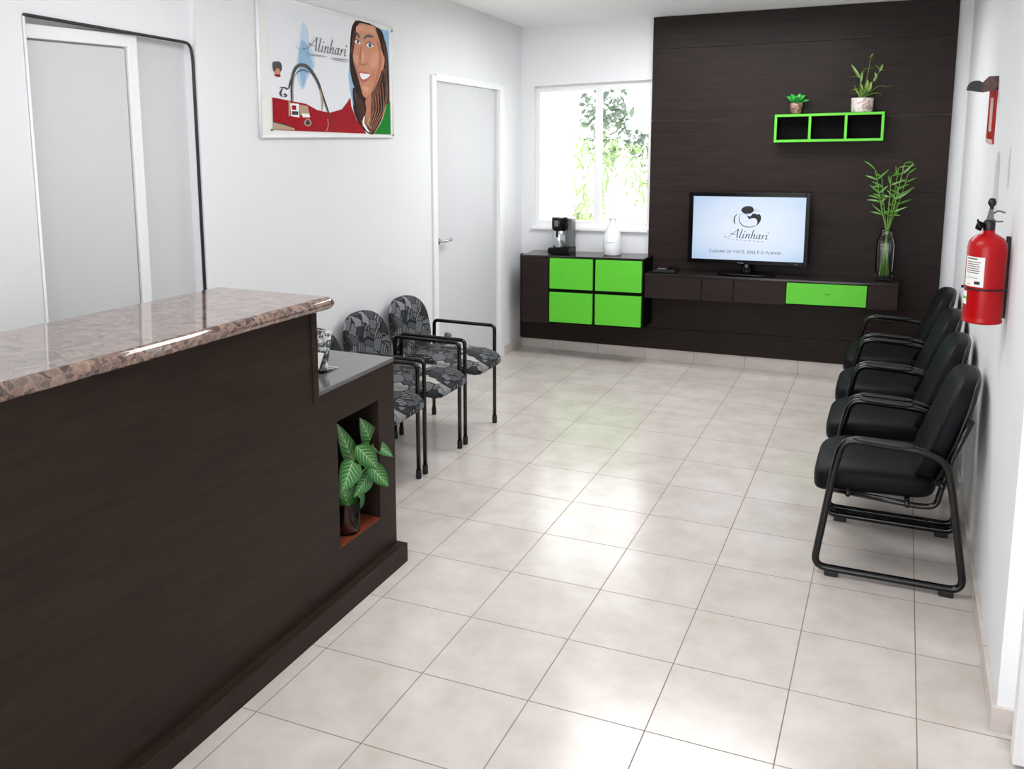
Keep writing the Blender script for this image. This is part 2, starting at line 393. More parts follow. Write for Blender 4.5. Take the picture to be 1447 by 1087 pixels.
    def leaf(s, base, d, up, L, W, curl=0.3, fold=0.25, mi=0, n=7, shape=0.0):
        base = Vector(base); d = Vector(d).normalized(); up = Vector(up)
        side = d.cross(up).normalized(); nrm = side.cross(d).normalized(); pts = []
        p = base.copy(); dd = d.copy()
        for i in range(n + 1):
            t = i / n
            wd = W * 0.5 * (math.sin(math.pi * t ** (0.75 + shape)) ** 0.8 if 0 < t < 1 else 0.02)
            nr = side.cross(dd).normalized()
            pts.append((p - side * wd + nr * wd * fold, p - side * wd * 0.5 + nr * wd * fold * 0.3, p.copy(), p + side * wd * 0.5 + nr * wd * fold * 0.3, p + side * wd + nr * wd * fold))
            p = p + dd * (L / n)
            dd = (Matrix.Rotation(-curl / n, 3, side) @ dd).normalized() if curl else dd
        V = [[s.bm.verts.new(q) for q in row] for row in pts]
        for i in range(n):
            for j in range(4):
                f = s.bm.faces.new((V[i][j], V[i][j + 1], V[i + 1][j + 1], V[i + 1][j])); f.material_index = mi; f.smooth = True
                uvs = [(j / 4, i / n), ((j + 1) / 4, i / n), ((j + 1) / 4, (i + 1) / n), (j / 4, (i + 1) / n)]
                for lp, u in zip(f.loops, uvs): lp[s.uv].uv = u
        return s
    def build(s, name, mats, parent=None, org=None, fix=True):
        if not isinstance(mats, (list, tuple)): mats = [mats]
        if fix: bmesh.ops.recalc_face_normals(s.bm, faces=s.bm.faces)
        if parent is not None: o0 = ORG[parent.name]
        elif org is not None: o0 = Vector(org)
        else:
            xs = [v.co for v in s.bm.verts]
            o0 = Vector(((min(c.x for c in xs) + max(c.x for c in xs)) / 2, (min(c.y for c in xs) + max(c.y for c in xs)) / 2, min(c.z for c in xs)))
        bmesh.ops.translate(s.bm, verts=s.bm.verts, vec=-o0)
        me = bpy.data.meshes.new(name); s.bm.to_mesh(me); s.bm.free()
        for mt in mats: me.materials.append(mt)
        o = bpy.data.objects.new(name, me); COL.objects.link(o)
        if parent is not None: o.parent = parent
        else: o.location = o0
        ORG[o.name] = o0
        return o

def tag(o, label, cat, group=None, kind=None):
    if label: o['label'] = label
    if cat: o['category'] = cat
    if group: o['group'] = group
    if kind: o['kind'] = kind
    return o
def thing(name, loc, label, cat, group=None):
    o = bpy.data.objects.new(name, None); COL.objects.link(o); o.location = loc; o.empty_display_size = 0.1
    ORG[o.name] = Vector(loc); return tag(o, label, cat, group)
def struct(o, label=None, cat=None):
    o['kind'] = 'structure'
    if label: o['label'] = label
    if cat: o['category'] = cat
    return o
def copy_tree(o, parent=None):
    c = o.copy(); COL.objects.link(c)
    if parent is not None: c.parent = parent
    for ch in list(o.children): copy_tree(ch, c)
    return c

# ------------------------------------------------------------------ the room
XL, XR, YB = -1.08, 2.23, 4.95
def zc(x, y): return 2.67 + 0.026 * (x + 1.1) + 0.0455 * (4.95 - y)   # the ceiling falls slightly towards the window wall
KX = 0.024

b = MB(); b.box(-1.9, 3.4, -5.0, 5.12, -0.1, 0.0); struct(b.build('floor', M['tile']), 'beige square ceramic floor tiles with thin brown grout', 'floor')
b = MB()
c4 = [(-1.9, -5.0), (3.4, -5.0), (3.4, 5.12), (-1.9, 5.12)]
b.hexa([(x, y, zc(x, y)) for x, y in c4] + [(x, y, zc(x, y) + 0.1) for x, y in c4])
struct(b.build('ceiling', M['ceil']), 'plain white ceiling', 'ceiling')

def wall_x(b, xin, thick, y0, y1, z0=0.0, z1=None, mi=0):
    # a wall slab running in depth, room face at xin
    xs = sorted((xin, xin + thick)); za = z1 if z1 is not None else zc(xin, y0); zb = z1 if z1 is not None else zc(xin, y1)
    b.hexa([(xs[0], y0, z0), (xs[1], y0, z0), (xs[1], y1, z0), (xs[0], y1, z0), (xs[0], y0, za), (xs[1], y0, za), (xs[1], y1, zb), (xs[0], y1, zb)], mi)

# left wall: mirror-like recess part, poster part (stands 2 cm proud), door part
b = MB()
wall_x(b, -1.095, -0.2, -5.0, 0.238)
wall_x(b, -1.095, -0.2, 1.083, 1.083 + 0.01)
b.hexa([(-1.295, 0.238, 2.287), (-1.095, 0.238, 2.287), (-1.095, 1.083, 2.248), (-1.295, 1.083, 2.248), (-1.295, 0.238, zc(-1.1, .238)), (-1.095, 0.238, zc(-1.1, .238)), (-1.095, 1.083, zc(-1.1, 1.083)), (-1.295, 1.083, zc(-1.1, 1.083))])
wall_x(b, -1.075, -0.22, 1.093, 3.29)
wall_x(b, -1.095, -0.2, 3.29, 3.39)
wall_x(b, -1.095, -0.2, 4.475, 5.1)
b.hexa([(-1.295, 3.39, 2.182), (-1.095, 3.39, 2.182), (-1.095, 4.475, 2.148), (-1.295, 4.475, 2.148), (-1.295, 3.39, zc(-1.1, 3.39)), (-1.095, 3.39, zc(-1.1, 3.39)), (-1.095, 4.475, zc(-1.1, 4.475)), (-1.295, 4.475, zc(-1.1, 4.475))])
struct(b.build('wall_left', M['wall']), 'white painted left wall', 'wall')

# recess behind the counter: grey back wall, flush door and its white post, black gasket round the edge
b = MB(); b.box(-1.18, -1.135, 0.0, 1.3, 0, 2.55)
struct(b.build('wall_recess', M['wall_grey']), 'pale grey wall inside the opening behind the counter', 'wall')
d = thing('door_1', (-1.125, 0.45, 0), None, None); struct(d, 'flush pale grey door inside the black-edged opening', 'door')
b = MB(); b.box(-1.134, -1.120, 0.05, 0.728, 0.0, 2.205, 0.002); b.build('door_leaf', M['wall_grey'], d)
b = MB(); b.box(-1.134, -1.108, 0.734, 0.785, 0.0, 2.262, 0.003); b.box(-1.134, -1.108, 0.05, 0.734, 2.212, 2.262, 0.003); b.build('door_frame', M['trim'], d)
gp = fillet([(-1.088, 0.236, 2.29), (-1.088, 1.072, 2.252), (-1.088, 1.086, 2.19), (-1.088, 1.09, 0.0)], [0, 0.05, 0.03, 0], 6)
b = MB(); b.tube(gp, 0.0065, 8); o = b.build('trim_1', M['gasket']); struct(o, 'thin black rubber edging round the opening behind the counter', 'edging')
b = MB(); b.tube([(-1.090, 0.236, 2.285), (-1.090, 0.236, 0.0)], 0.005, 8)
struct(b.build('trim_2', M['trim']), 'white edge strip at the left side of the opening', 'edging')
b = MB(); b.tube([(-1.076, 1.094, 2.24), (-1.076, 1.094, 2.83)], 0.003, 6)
struct(b.build('trim_3', M['trim']), 'white corner bead above the black edging', 'edging')

# door by the window
d = thing('door_2', (-1.10, 3.93, 0), None, None); struct(d, 'white flush door beside the window wall', 'door')
b = MB(); b.hexa([(-1.15, 3.41, 0.006), (-1.11, 3.41, 0.006), (-1.11, 4.455, 0.006), (-1.15, 4.455, 0.006), (-1.15, 3.41, 2.172), (-1.11, 3.41, 2.172), (-1.11, 4.455, 2.139), (-1.15, 4.455, 2.139)])
b.build('door_leaf', M['door'], d)
b = MB(); b.box(-1.17, -1.078, 3.335, 3.40, 0, 2.215, 0.004); b.box(-1.17, -1.078, 4.465, 4.55, 0, 2.18, 0.004)
b.hexa([(-1.17, 3.40, 2.180), (-1.078, 3.40, 2.180), (-1.078, 4.465, 2.147), (-1.17, 4.465, 2.147), (-1.17, 3.40, 2.225), (-1.078, 3.40, 2.225), (-1.078, 4.465, 2.19), (-1.17, 4.465, 2.19)])
b.build('door_casing', M['trim'], d)
b = MB()
b.prism([(-1.11, 3.445 + 0.026 * math.cos(a * math.pi / 12), 1.083 + 0.026 * math.sin(a * math.pi / 12)) for a in range(24)], (0.009, 0, 0), smooth=True)
b.tube(fillet([(-1.11, 3.445, 1.083), (-1.062, 3.445, 1.083), (-1.058, 3.56, 1.085)], 0.015, 5), 0.0095, 10)
b.build('door_handle', M['chrome'], d)
b = MB(); b.lathe([(0, 0), (0.02, 0), (0.022, 0.012), (0.014, 0.04), (0, 0.045)], (0, 0, 0), 16)
bmesh.ops.rotate(b.bm, verts=b.bm.verts, cent=(0, 0, 0), matrix=Matrix.Rotation(math.pi / 2, 3, 'Y')); bmesh.ops.translate(b.bm, verts=b.bm.verts, vec=(-1.11, 3.555, 0.39))
b.build('door_stop', M['grey_plastic'], d)

# right wall, its end and the doorway next to it
b = MB()
wall_x(b, XR, 0.15, 0.838, 5.1)
b.box(2.36, 2.50, -5.0, 0.62, 0, 3.14)
struct(b.build('wall_right', M['wall']), 'white painted right wall with scuffs', 'wall')
d = thing('door_3', (2.6, 0.7, 0), None, None); struct(d, 'white door frame edge at the bottom right of the photo', 'door')
b = MB(); b.box(2.262, 2.36, 0.66, 0.72, 0.012, 2.15, 0.003); b.build('door_frame', M['trim'], d)
b = MB(); b.box(2.275, 2.40, 0.735, 0.80, 0.0, 0.05, 0.002); b.build('dark_gap_block', M['bracket_wood'], d)  # dark brown block at floor level in the doorway gap

# window wall with the window hole
b = MB()
def wx(x0, x1, z00, z01, z10, z11):
    b.hexa([(x0, YB, z00), (x1, YB, z01), (x1, YB + 0.17, z01), (x0, YB + 0.17, z00), (x0, YB, z10), (x1, YB, z11), (x1, YB + 0.17, z11), (x0, YB + 0.17, z10)])
WX0, WX1 = -0.985, 0.0
wx(-1.3, WX0, 0, 0, zc(-1.3, YB), zc(WX0, YB)); wx(WX1, 2.4, 0, 0, zc(WX1, YB), zc(2.4, YB))
wx(WX0, WX1, 0, 0, 1.034, 1.052); wx(WX0, WX1, 2.191, 2.232, zc(WX0, YB), zc(WX1, YB))
struct(b.build('wall_back', M['wall']), 'white back wall holding the window', 'wall')
d = thing('window_1', (-0.49, 5.03, 1.04), None, None); struct(d, 'white framed sliding window on the back wall', 'window')
b = MB()
def wbar(x0, x1, za0, za1, zb0, zb1, y0=5.0, y1=5.05):
    b.hexa([(x0, y0, za0), (x1, y0, za1), (x1, y1, za1), (x0, y1, za0), (x0, y0, zb0), (x1, y0, zb1), (x1, y1, zb1), (x0, y1, zb0)])
zb = lambda x: 1.034 + 0.018 * (x - WX0); zt = lambda x: 2.191 + 0.041 * (x - WX0)
wbar(WX0, WX1, zb(WX0), zb(WX1), zb(WX0) + 0.05, zb(WX1) + 0.05)
wbar(WX0, WX1, zt(WX0) - 0.05, zt(WX1) - 0.05, zt(WX0), zt(WX1))
for x0 in (WX0, WX1 - 0.03): wbar(x0, x0 + 0.03, zb(x0) + .05, zb(x0 + .03) + .05, zt(x0) - 0.05, zt(x0 + .03) - 0.05)
wbar(-0.475, -0.425, zb(-.475) + .05, zb(-.425) + .05, zt(-.475) - 0.05, zt(-.425) - 0.05, 5.005, 5.045)
b.build('window_frame', M['trim'], d)
b = MB(); b.box(WX0 + .03, WX1 - .03, 5.024, 5.028, 1.09, 2.165); b.build('window_pane', M['pane'], d)
b = MB(); b.box(WX0 - 0.02, WX1, 4.925, 5.0, 1.012, 1.034, 0.004, kz=0.018, x_ref=WX0); b.build('window_sill', M['trim'], d)

# baseboards of the floor tile
b = MB(); b.hexa([(-1.0779, 4.936, 0), (2.2139, 4.936, 0), (2.2139, 4.9499, 0), (-1.0779, 4.9499, 0), (-1.0779, 4.936, .085), (2.2139, 4.936, .13), (2.2139, 4.9499, .13), (-1.0779, 4.9499, .085)]); struct(b.build('baseboard_back', M['tile']), 'beige tile skirting under the dark wall cladding', 'baseboard')
b = MB(); b.box(-1.095, -1.078, 4.551, 4.936, 0, 0.085); struct(b.build('baseboard_left', M['tile']), 'beige tile skirting between door and corner', 'baseboard')
b = MB(); b.box(2.214, 2.2299, 0.8381, 4.936, 0, 0.085); b.box(2.214, 2.30, 0.825, 0.8379, 0, 0.085)
struct(b.build('baseboard_right', M['tile']), 'beige tile skirting along the right wall', 'baseboard')

# dark cladding: boards in one mesh with narrow joints
b = MB(); G_ = 0.0015
PF = 4.915
def board(x0, x1, za, zb_, top=None):
    co = []
    for z in (za, zb_):
        for x, y in ((x0, PF), (x1, PF), (x1, 4.948), (x0, 4.948)):
            zz = z + (KX if z > .1 else .013) * (x + 1.09)
            if z == zb_ and top: zz = zc(x, y) - 0.003
            co.append((x, y, zz))
    b.hexa(co)
board(-1.09, 2.14, 0.078, 0.235 - G_); board(-1.09, 2.14, 0.235 + G_, 0.80)
for za, zb2, tp in ((0.80 + G_, 1.34 - G_, None), (1.34 + G_, 1.885 - G_, None), (1.885 + G_, 2.43 - G_, None), (2.43 + G_, 2.8, 1)):
    board(0.012, 2.14, za, zb2, tp)
o = b.build('wall_cladding', M['wood']); tag(o, 'dark brown wood cladding covering the wall behind the television', 'wall panel'); o['kind'] = 'structure'

# ------------------------------------------------------------------ wall cabinet with green drawers
cab = thing('wall_cabinet', (-0.45, 4.78, 0.29), 'dark brown wall cabinet with four lime green drawers under the window', 'cabinet')
b = MB(); b.box(-0.955, 0.055, 4.635, 4.913, 0.287, 0.826, 0.002, kz=KX, x_ref=-0.955); b.build('carcass', M['wood_black'], cab)
b = MB(); b.box(-0.958, 0.058, 4.615, 4.913, 0.827, 0.841, 0.002, kz=KX, x_ref=-0.955); b.build('cabinet_top', M['cabtop'], cab)
b = MB(); b.box(-0.955, -0.722, 4.615, 4.634, 0.287, 0.824, 0.002, kz=KX, x_ref=-0.955); b.build('door', M['wood'], cab)
for x0, x1 in ((-0.714, -0.353), (-0.330, 0.043)):
    for z0, z1 in ((0.302, 0.546), (0.575, 0.822)):
        b = MB(); b.box(x0, x1, 4.612, 4.634, z0, z1, 0.002, kz=KX, x_ref=-0.955); b.build('drawer', M['green'], cab)

# long console shelf under the television
con = thing('tv_console', (0.97, 4.78, 0.57), 'long dark brown floating console with one lime green drawer', 'console')
def zk(z, x): return z
b = MB(); b.box(0.062, 1.872, 4.650, 4.913, 0.562, 0.734, 0.002, kz=KX, x_ref=0.062); b.build('carcass', M['wood_black'], con)
b = MB(); b.box(0.062, 1.876, 4.628, 4.913, 0.735, 0.752, 0.002, kz=KX, x_ref=0.062); b.build('console_top', M['cabtop'], con)
for x0, x1 in ((0.064, 0.502), (0.506, 0.738), (0.742, 1.118), (1.672, 1.872)):
    b = MB(); b.box(x0, x1, 4.631, 4.649, 0.562, 0.733, 0.0015, kz=KX, x_ref=0.062); b.build('drawer', M['wood'], con)
b = MB(); b.box(1.122, 1.668, 4.628, 4.649, 0.574, 0.728, 0.0015, kz=KX, x_ref=0.062)
g = b.build('drawer', M['green'], con); g['label'] = 'lime green drawer front'
b = MB(); b.tube([(1.375, 4.626, 0.690), (1.42, 4.626, 0.691)], 0.003, 8); b.build('pull', M['green'], g)
def ztop(x): return 0.752 + KX * (x - 0.062)

# ------------------------------------------------------------------ television
tv = thing('television', (0.81, 4.80, ztop(0.81)), 'black flat screen television showing a black logo on pale blue', 'television')
YT = 4.765
KT = 0.018
b = MB()
def frame_box(x0, x1, z0, z1, y0, y1, bev=0.003, mi=0): b.box(x0, x1, y0, y1, z0, z1, bev, mi, kz=KT, x_ref=0.362)
TX0, TX1, TZ0, TZ1 = 0.362, 1.247, 0.842, 1.385
SX0, SX1, SZ0, SZ1 = 0.396, 1.217, 0.872, 1.350
frame_box(TX0, SX0, TZ0, TZ1, YT - 0.012, YT + 0.03); frame_box(SX1, TX1, TZ0, TZ1, YT - 0.012, YT + 0.03)
frame_box(SX0, SX1, TZ0, SZ0, YT - 0.012, YT + 0.03); frame_box(SX0, SX1, SZ1, TZ1, YT - 0.012, YT + 0.03)
b.build('bezel', M['gloss_black'], tv)
b = MB(); frame_box(TX0 + .03, TX1 - .03, TZ0 + .03, TZ1 - .03, YT + 0.03, YT + 0.085, 0.01); b.build('back_cover', M['black_plastic'], tv)
b = MB(); frame_box(SX0, SX1, SZ0, SZ1, YT - 0.002, YT + 0.02, 0); scr = b.build('screen', M['screen'], tv)
b = MB(); b.lathe([(0, 0.006), (0.05, 0.006), (0.045, 0.02), (0.035, 0.09), (0, 0.09)], (0.81, YT + 0.02, ztop(.81) + 0.006), 24); b.build('neck', M['gloss_black'], tv)
b = MB(); b.prism([(0.81 + 0.21 * math.copysign(abs(math.cos(a)) ** 0.6, math.cos(a)), YT + 0.005 + 0.10 * math.copysign(abs(math.sin(a)) ** 0.6, math.sin(a)), ztop(.81) + 0.004) for a in [2 * math.pi * k / 40 for k in range(40)]], (0, 0, 0.011), smooth=True)
b.build('stand_base', M['gloss_black'], tv)

# --- calligraphic lettering helper: each stroke swept by a slanted pen nib
SCRIPT = [  # (letter strokes in em units, x-height 1, ascender 2)
    [(-1.35, .15), (-1.1, .02), (-.7, .1), (-.2, .6), (.35, 1.45), (.72, 2.0)], [(.72, 2.0), (.78, 1.0), (.92, .1), (1.08, .02)], [(-.5, .95), (-.15, .78), (.4, .72), (.95, .8)],
    [(1.42, 2.0), (1.36, 1.0), (1.36, .2), (1.5, .0), (1.68, .2)],
    [(1.95, 1.0), (1.92, .2), (2.06, 0), (2.22, .18)], [(1.96, 1.55), (2.04, 1.36)],
    [(2.42, .95), (2.46, .5), (2.44, 0)], [(2.46, .45), (2.68, .9), (2.88, .95), (2.94, .6), (2.94, .15), (3.08, 0), (3.2, .1)],
    [(3.45, 2.0), (3.4, 1.0), (3.38, 0)], [(3.4, .45), (3.62, .9), (3.82, .95), (3.88, .6), (3.88, .15), (4.02, 0), (4.14, .1)],
    [(4.78, .85), (4.55, 1.0), (4.32, .7), (4.32, .25), (4.5, .0), (4.78, .35)], [(4.84, 1.0), (4.8, .2), (4.93, 0), (5.07, .15)],
    [(5.3, .95), (5.33, .5), (5.3, 0)], [(5.33, .5), (5.48, .85), (5.68, .95), (5.76, .85)],
    [(6.02, 1.0), (5.99, .2), (6.12, 0), (6.28, .18)], [(6.03, 1.55), (6.12, 1.36)]]
def script_text(b, fn, nib=0.075, mi=0, shear=0.22):
    for st in SCRIPT:
        P = catmull([(x + y * shear, y, 0) for x, y in st], 6)
        A = [fn(p.x - nib, p.y - nib * 0.35) for p in P]; Bq = [fn(p.x + nib, p.y + nib * 0.35) for p in P]
        b.strip(A, Bq, mi)

def tvp(zx, zy, off=0.0028):     # artwork units on the screen
    x = SX0 + (zx - 150) / 1150 * (SX1 - SX0)
    return Vector((x, YT - off, SZ1 - (zy - 128) / 645 * (SZ1 - SZ0) + KT * (x - 0.362)))
b = MB()
def shape(pts, mi, fn, off=0.0028, n=5): b.poly([fn(p.x, p.y, off) for p in catmull([(x, y, 0) for x, y in pts], n, True)], mi)
shape([(652, 265), (668, 238), (705, 223), (750, 224), (777, 245), (778, 272), (755, 292), (715, 300), (675, 292)], 0, tvp)
shape([(722, 318), (750, 325), (768, 300), (800, 296), (815, 306), (838, 300), (856, 325), (855, 362), (838, 392), (815, 414), (822, 385), (812, 352), (785, 342), (752, 345), (738, 350)], 0, tvp)
def arc(pts, w0, fn, mi=0):
    P = catmull([(x, y, 0) for x, y in pts], 6); A = []; Bq = []
    for i, p in enumerate(P):
        q = P[min(i + 1, len(P) - 1)] - P[max(i - 1, 0)]; nn = Vector((-q.y, q.x, 0)).normalized(); t = i / (len(P) - 1)
        ww = w0 * (0.25 + math.sin(math.pi * t))
        A.append(fn((p + nn * ww).x, (p + nn * ww).y)); Bq.append(fn((p - nn * ww).x, (p - nn * ww).y))
    b.strip(A, Bq, mi)
arc([(655, 298), (634, 335), (642, 385), (680, 422), (740, 434), (800, 420), (838, 392)], 3.2, tvp)
arc([(660, 300), (700, 305), (738, 350), (770, 345)], 1.8, tvp)
arc([(612, 302), (586, 340), (584, 385), (598, 405)], 5, tvp)
arc([(790, 275), (803, 258), (818, 252)], 3, tvp, 1); arc([(800, 282), (830, 270), (858, 268)], 2, tvp, 1); arc([(695, 380), (712, 372), (725, 362), (730, 352)], 1.5, tvp, 1)
script_text(b, lambda x, y: tvp(565 + x * 58, 545 - y * 46 + x * 1.5), 0.085)
for k in range(9):  # the blurred small line under the name
    arc([(520 + k * 43, 562 + k * 2.4), (535 + k * 43, 558 + k * 2.4), (552 + k * 43, 566 + k * 2.4)], 2.6 if k > 1 else 1.2, tvp, 1)
b.build('screen_logo', [M['ink'], M['ink_grey']], tv, fix=False)

def text_mesh(name, body, size, loc, mat, parent, extr=0.0004, rot=(math.pi / 2, 0, 0), shear=0.0, space=1.0, width=None):
    cu = bpy.data.curves.new(name, 'FONT'); cu.body = body; cu.size = size; cu.extrude = extr; cu.shear = shear; cu.space_character = space
    cu.align_x = 'CENTER'
    t = bpy.data.objects.new('tmp_text', cu); COL.objects.link(t)
    dg = bpy.context.evaluated_depsgraph_get(); me = bpy.data.meshes.new_from_object(t.evaluated_get(dg))
    bpy.data.objects.remove(t)
    xs = [v.co.x for v in me.vertices]; wd = max(xs) - min(xs); sc = (width / wd) if width else 1.0
    mt = Matrix.Translation(Vector(loc) - ORG[parent.name]) @ Matrix.Rotation(rot[2], 4, 'Z') @ Matrix.Rotation(rot[1], 4, 'Y') @ Matrix.Rotation(rot[0], 4, 'X') @ Matrix.Diagonal((sc, 1, 1, 1))
    me.transform(mt); me.materials.clear(); me.materials.append(mat); me.name = name
    o = bpy.data.objects.new(name, me); COL.objects.link(o); o.parent = parent; ORG[o.name] = ORG[parent.name]; return o
c_ = tvp(706, 705)
text_mesh('screen_slogan', 'CUIDAR DE VOC\u00ca, ESSE \u00c9 O PLANO!', 0.030, (c_.x, YT - 0.003, c_.z - 0.002 + 0.004), M['ink'], tv, 0.0002, (math.pi / 2, 0.018 * -1, 0), 0, 1.1, 0.53)
b = MB()
for k in range(5): b.box(0.742 + k * .0095, 0.749 + k * .0095, YT - 0.0135, YT - 0.012, 0.8555, 0.863)
b.build('bezel_lettering', M['grey_plastic'], tv)
b = MB(); b.box(1.155, 1.175, YT - 0.0135, YT - 0.012, 0.868, 0.872)
b.build('bezel_lettering', M['grey_plastic'], tv)

# ------------------------------------------------------------------ things on cabinet and console
def zcab(x): return 0.841 + KX * (x + 0.955)
X0, Y0 = -0.675, 4.775; Z0 = zcab(X0) + 0.001
cm = thing('coffee_machine', (X0, Y0, Z0), 'black and chrome capsule coffee machine on the cabinet top', 'coffee machine')
b = MB(); b.box(X0 - .085, X0 + .095, Y0 - .09, Y0 + .10, Z0, Z0 + .05, 0.008); b.build('base', M['gloss_black'], cm)
b = MB(); b.box(X0 - .02, X0 + .09, Y0 + .0, Y0 + .10, Z0 + .05, Z0 + .285, 0.008); b.build('body', M['grey_plastic'], cm)
b = MB(); b.lathe([(0, .195), (.062, .195), (.066, .205), (.066, .285), (.062, .292), (0, .292)], (X0 - .005, Y0 - .02, Z0), 28); b.build('brew_head', M['gloss_black'], cm)
b = MB(); b.lathe([(0, .293), (.073, .293), (.074, .299), (.03, .303), (0, .303)], (X0 - .005, Y0 - .02, Z0), 28); b.build('lid', M['chrome'], cm)
b = MB(); b.lathe([(0, .052), (.050, .052), (.054, .06), (.056, .185), (.05, .19), (0, .19)], (X0 - .005, Y0 - .03, Z0), 28); b.build('flask', M['steel_cup'], cm)
b = MB(); b.box(X0 - .012, X0 + .004, Y0 - .093, Y0 - .084, Z0 + .14, Z0 + .19, 0.003); b.build('flask_handle', M['gloss_black'], cm)
b = MB(); b.box(X0 - .03, X0 + .005, Y0 - .088, Y0 - .083, Z0 + .225, Z0 + .275, 0.002); b.build('control_panel', M['grey_plastic'], cm)

X0, Y0 = -0.245, 4.78; Z0 = zcab(X0) + 0.001
jg = thing('bottle_vase', (X0, Y0, Z0), 'white frosted bottle vase with narrow neck in front of the window', 'vase')
b = MB(); b.lathe([(0, 0), (.066, 0), (.072, .008), (.074, .06), (.075, .11), (.070, .15), (.052, .20), (.032, .245), (.026, .27), (.032, .292), (.034, .296), (.028, .294), (.022, .27), (.028, .245), (.046, .20), (.062, .15), (.066, .10), (.064, .012), (0, .01)], (X0, Y0, Z0), 36)
b.build('body', M['ceramic'], jg)
b = MB(); 
for k in range(7):
    a = -1.95 + k * 0.12
    b.tube([(X0 + .0755 * math.cos(a + t * .04), Y0 + .0755 * math.sin(a + t * .04), Z0 + .108 + .006 * math.sin(t * 2 + k)) for t in range(4)], 0.0016, 5)
b.build('embossed_lettering', M['stain'], jg)
b = MB()
for k in range(3):
    a = k * 2.1
    b.tube(catmull([(X0, Y0, Z0 + .25), (X0 + .01 * math.cos(a), Y0 + .01 * math.sin(a), Z0 + .31), (X0 + .03 * math.cos(a), Y0 + .02 * math.sin(a), Z0 + .35)], 4), 0.0012, 5)
    b.leaf((X0 + .03 * math.cos(a), Y0 + .02 * math.sin(a), Z0 + .35), (math.cos(a), math.sin(a), .5), (0, 0, 1), .025, .012, mi=1)
b.build('sprig', [M['stem'], M['leaf_out']], jg, fix=False)

X0, Y0 = 0.20, 4.745; Z0 = ztop(X0) + 0.002
rt = thing('set_top_box', (X0, Y0, Z0), 'flat black box with a grey top at the left end of the console', 'set-top box')
b = MB(); b.box(X0 - .088, X0 + .088, Y0 - .07, Y0 + .07, Z0, Z0 + .022, 0.004, kz=KX, x_ref=X0); b.build('housing', M['black_plastic'], rt)
b = MB(); b.box(X0 - .06, X0 + .01, Y0 - .03, Y0 + .06, Z0 + .0225, Z0 + .03, 0.003, kz=KX, x_ref=X0); b.build('top_plate', M['chrome'], rt)
b = MB(); b.box(X0 + .02, X0 + .075, Y0 - .02, Y0 + .055, Z0 + .0225, Z0 + .031, 0.003, kz=KX, x_ref=X0); b.build('grille', M['gloss_black'], rt)

# glass vase with bamboo
X0, Y0 = 1.772, 4.775; Z0 = ztop(X0) + 0.002
vs = thing('glass_vase', (X0, Y0, Z0), 'square clear glass vase at the right end of the console', 'vase')
b = MB(); b.lathe([(0, 0), (.058, 0), (.060, .004), (.061, .03), (.063, .20), (.064, .262), (.058, .292), (.045, .318), (.040, .345), (.040, .365), (.037, .365), (.037, .345), (.041, .320), (.054, .290), (.060, .262), (.058, .10), (.055, .025), (0, .022)], (X0, Y0, Z0), 48, square=5.0)
b.build('glass_body', M['glass'], vs)
bb = thing('bamboo_stems', (X0, Y0, Z0 + .03), 'tall leafy green bamboo stems standing in the glass vase', 'plant')
tips = [(-.10, .00, .78), (-.055, .03, .72), (.005, -.01, .74), (.05, .02, .80), (.085, -.02, .83), (.115, .03, .76)]
rnd = random.Random(3)
for i, (dx, dy, h) in enumerate(tips):
    b = MB()
    bx_, by_ = -dx * 0.28, -dy * 0.8
    P = catmull([(X0 + bx_, Y0 + by_, Z0 + .03), (X0 + bx_ * .1 + dx * .06, Y0 + dy * .1, Z0 + .33), (X0 + dx * .55, Y0 + dy * .5, Z0 + .33 + (h - .33) * .5), (X0 + dx, Y0 + dy, Z0 + h)], 8)
    b.tube(P, [0.0045 - 0.002 * k / len(P) for k in range(len(P))], 8)
    st = b.build('stem', M['stem'], bb)
    b = MB()
    for k in range(9):
        t = 0.58 + 0.42 * (k // 2) / 4; p = P[min(len(P) - 1, int(t * (len(P) - 1)))]
        a = rnd.uniform(0, 6.28) if k % 2 else (0.2 if dx > 0 else 2.9) + rnd.uniform(-.5, .5)
        b.leaf(p, (math.cos(a), math.sin(a) * .8, rnd.uniform(.1, 1.1)), (rnd.uniform(-.4, .4), -1, rnd.uniform(.1, .9)), rnd.uniform(.07, .125), rnd.uniform(.012, .019), curl=rnd.uniform(-.4, 1.0))
    b.build('leaves', M['leaf_bamboo'], st, fix=False)

# ------------------------------------------------------------------ green shelf with two plants
sh = thing('wall_shelf', (1.335, 4.83, 1.77), 'lime green wall shelf with three open compartments', 'shelf')
KS = 0.030
b = MB()
def sb(x0, x1, z0, z1, y0=4.775, y1=4.914): b.box(x0, x1, y0, y1, z0, z1, 0.001, kz=KS, x_ref=0.965)
sb(.965, 1.709, 1.759, 1.777); sb(.965, 1.709, 1.942, 1.960)
for x in (.965, 1.203, 1.448, 1.691): sb(x, x + .018, 1.777, 1.942)
b.build('frame', M['green'], sh)
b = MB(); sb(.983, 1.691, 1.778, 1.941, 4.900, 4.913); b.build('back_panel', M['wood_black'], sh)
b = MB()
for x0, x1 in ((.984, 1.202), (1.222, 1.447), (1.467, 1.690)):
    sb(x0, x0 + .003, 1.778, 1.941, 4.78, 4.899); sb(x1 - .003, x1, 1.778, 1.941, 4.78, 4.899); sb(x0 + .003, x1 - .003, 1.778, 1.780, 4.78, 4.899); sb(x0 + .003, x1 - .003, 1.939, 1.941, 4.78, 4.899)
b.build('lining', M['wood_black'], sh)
def zs(x): return 1.960 + KS * (x - .965)

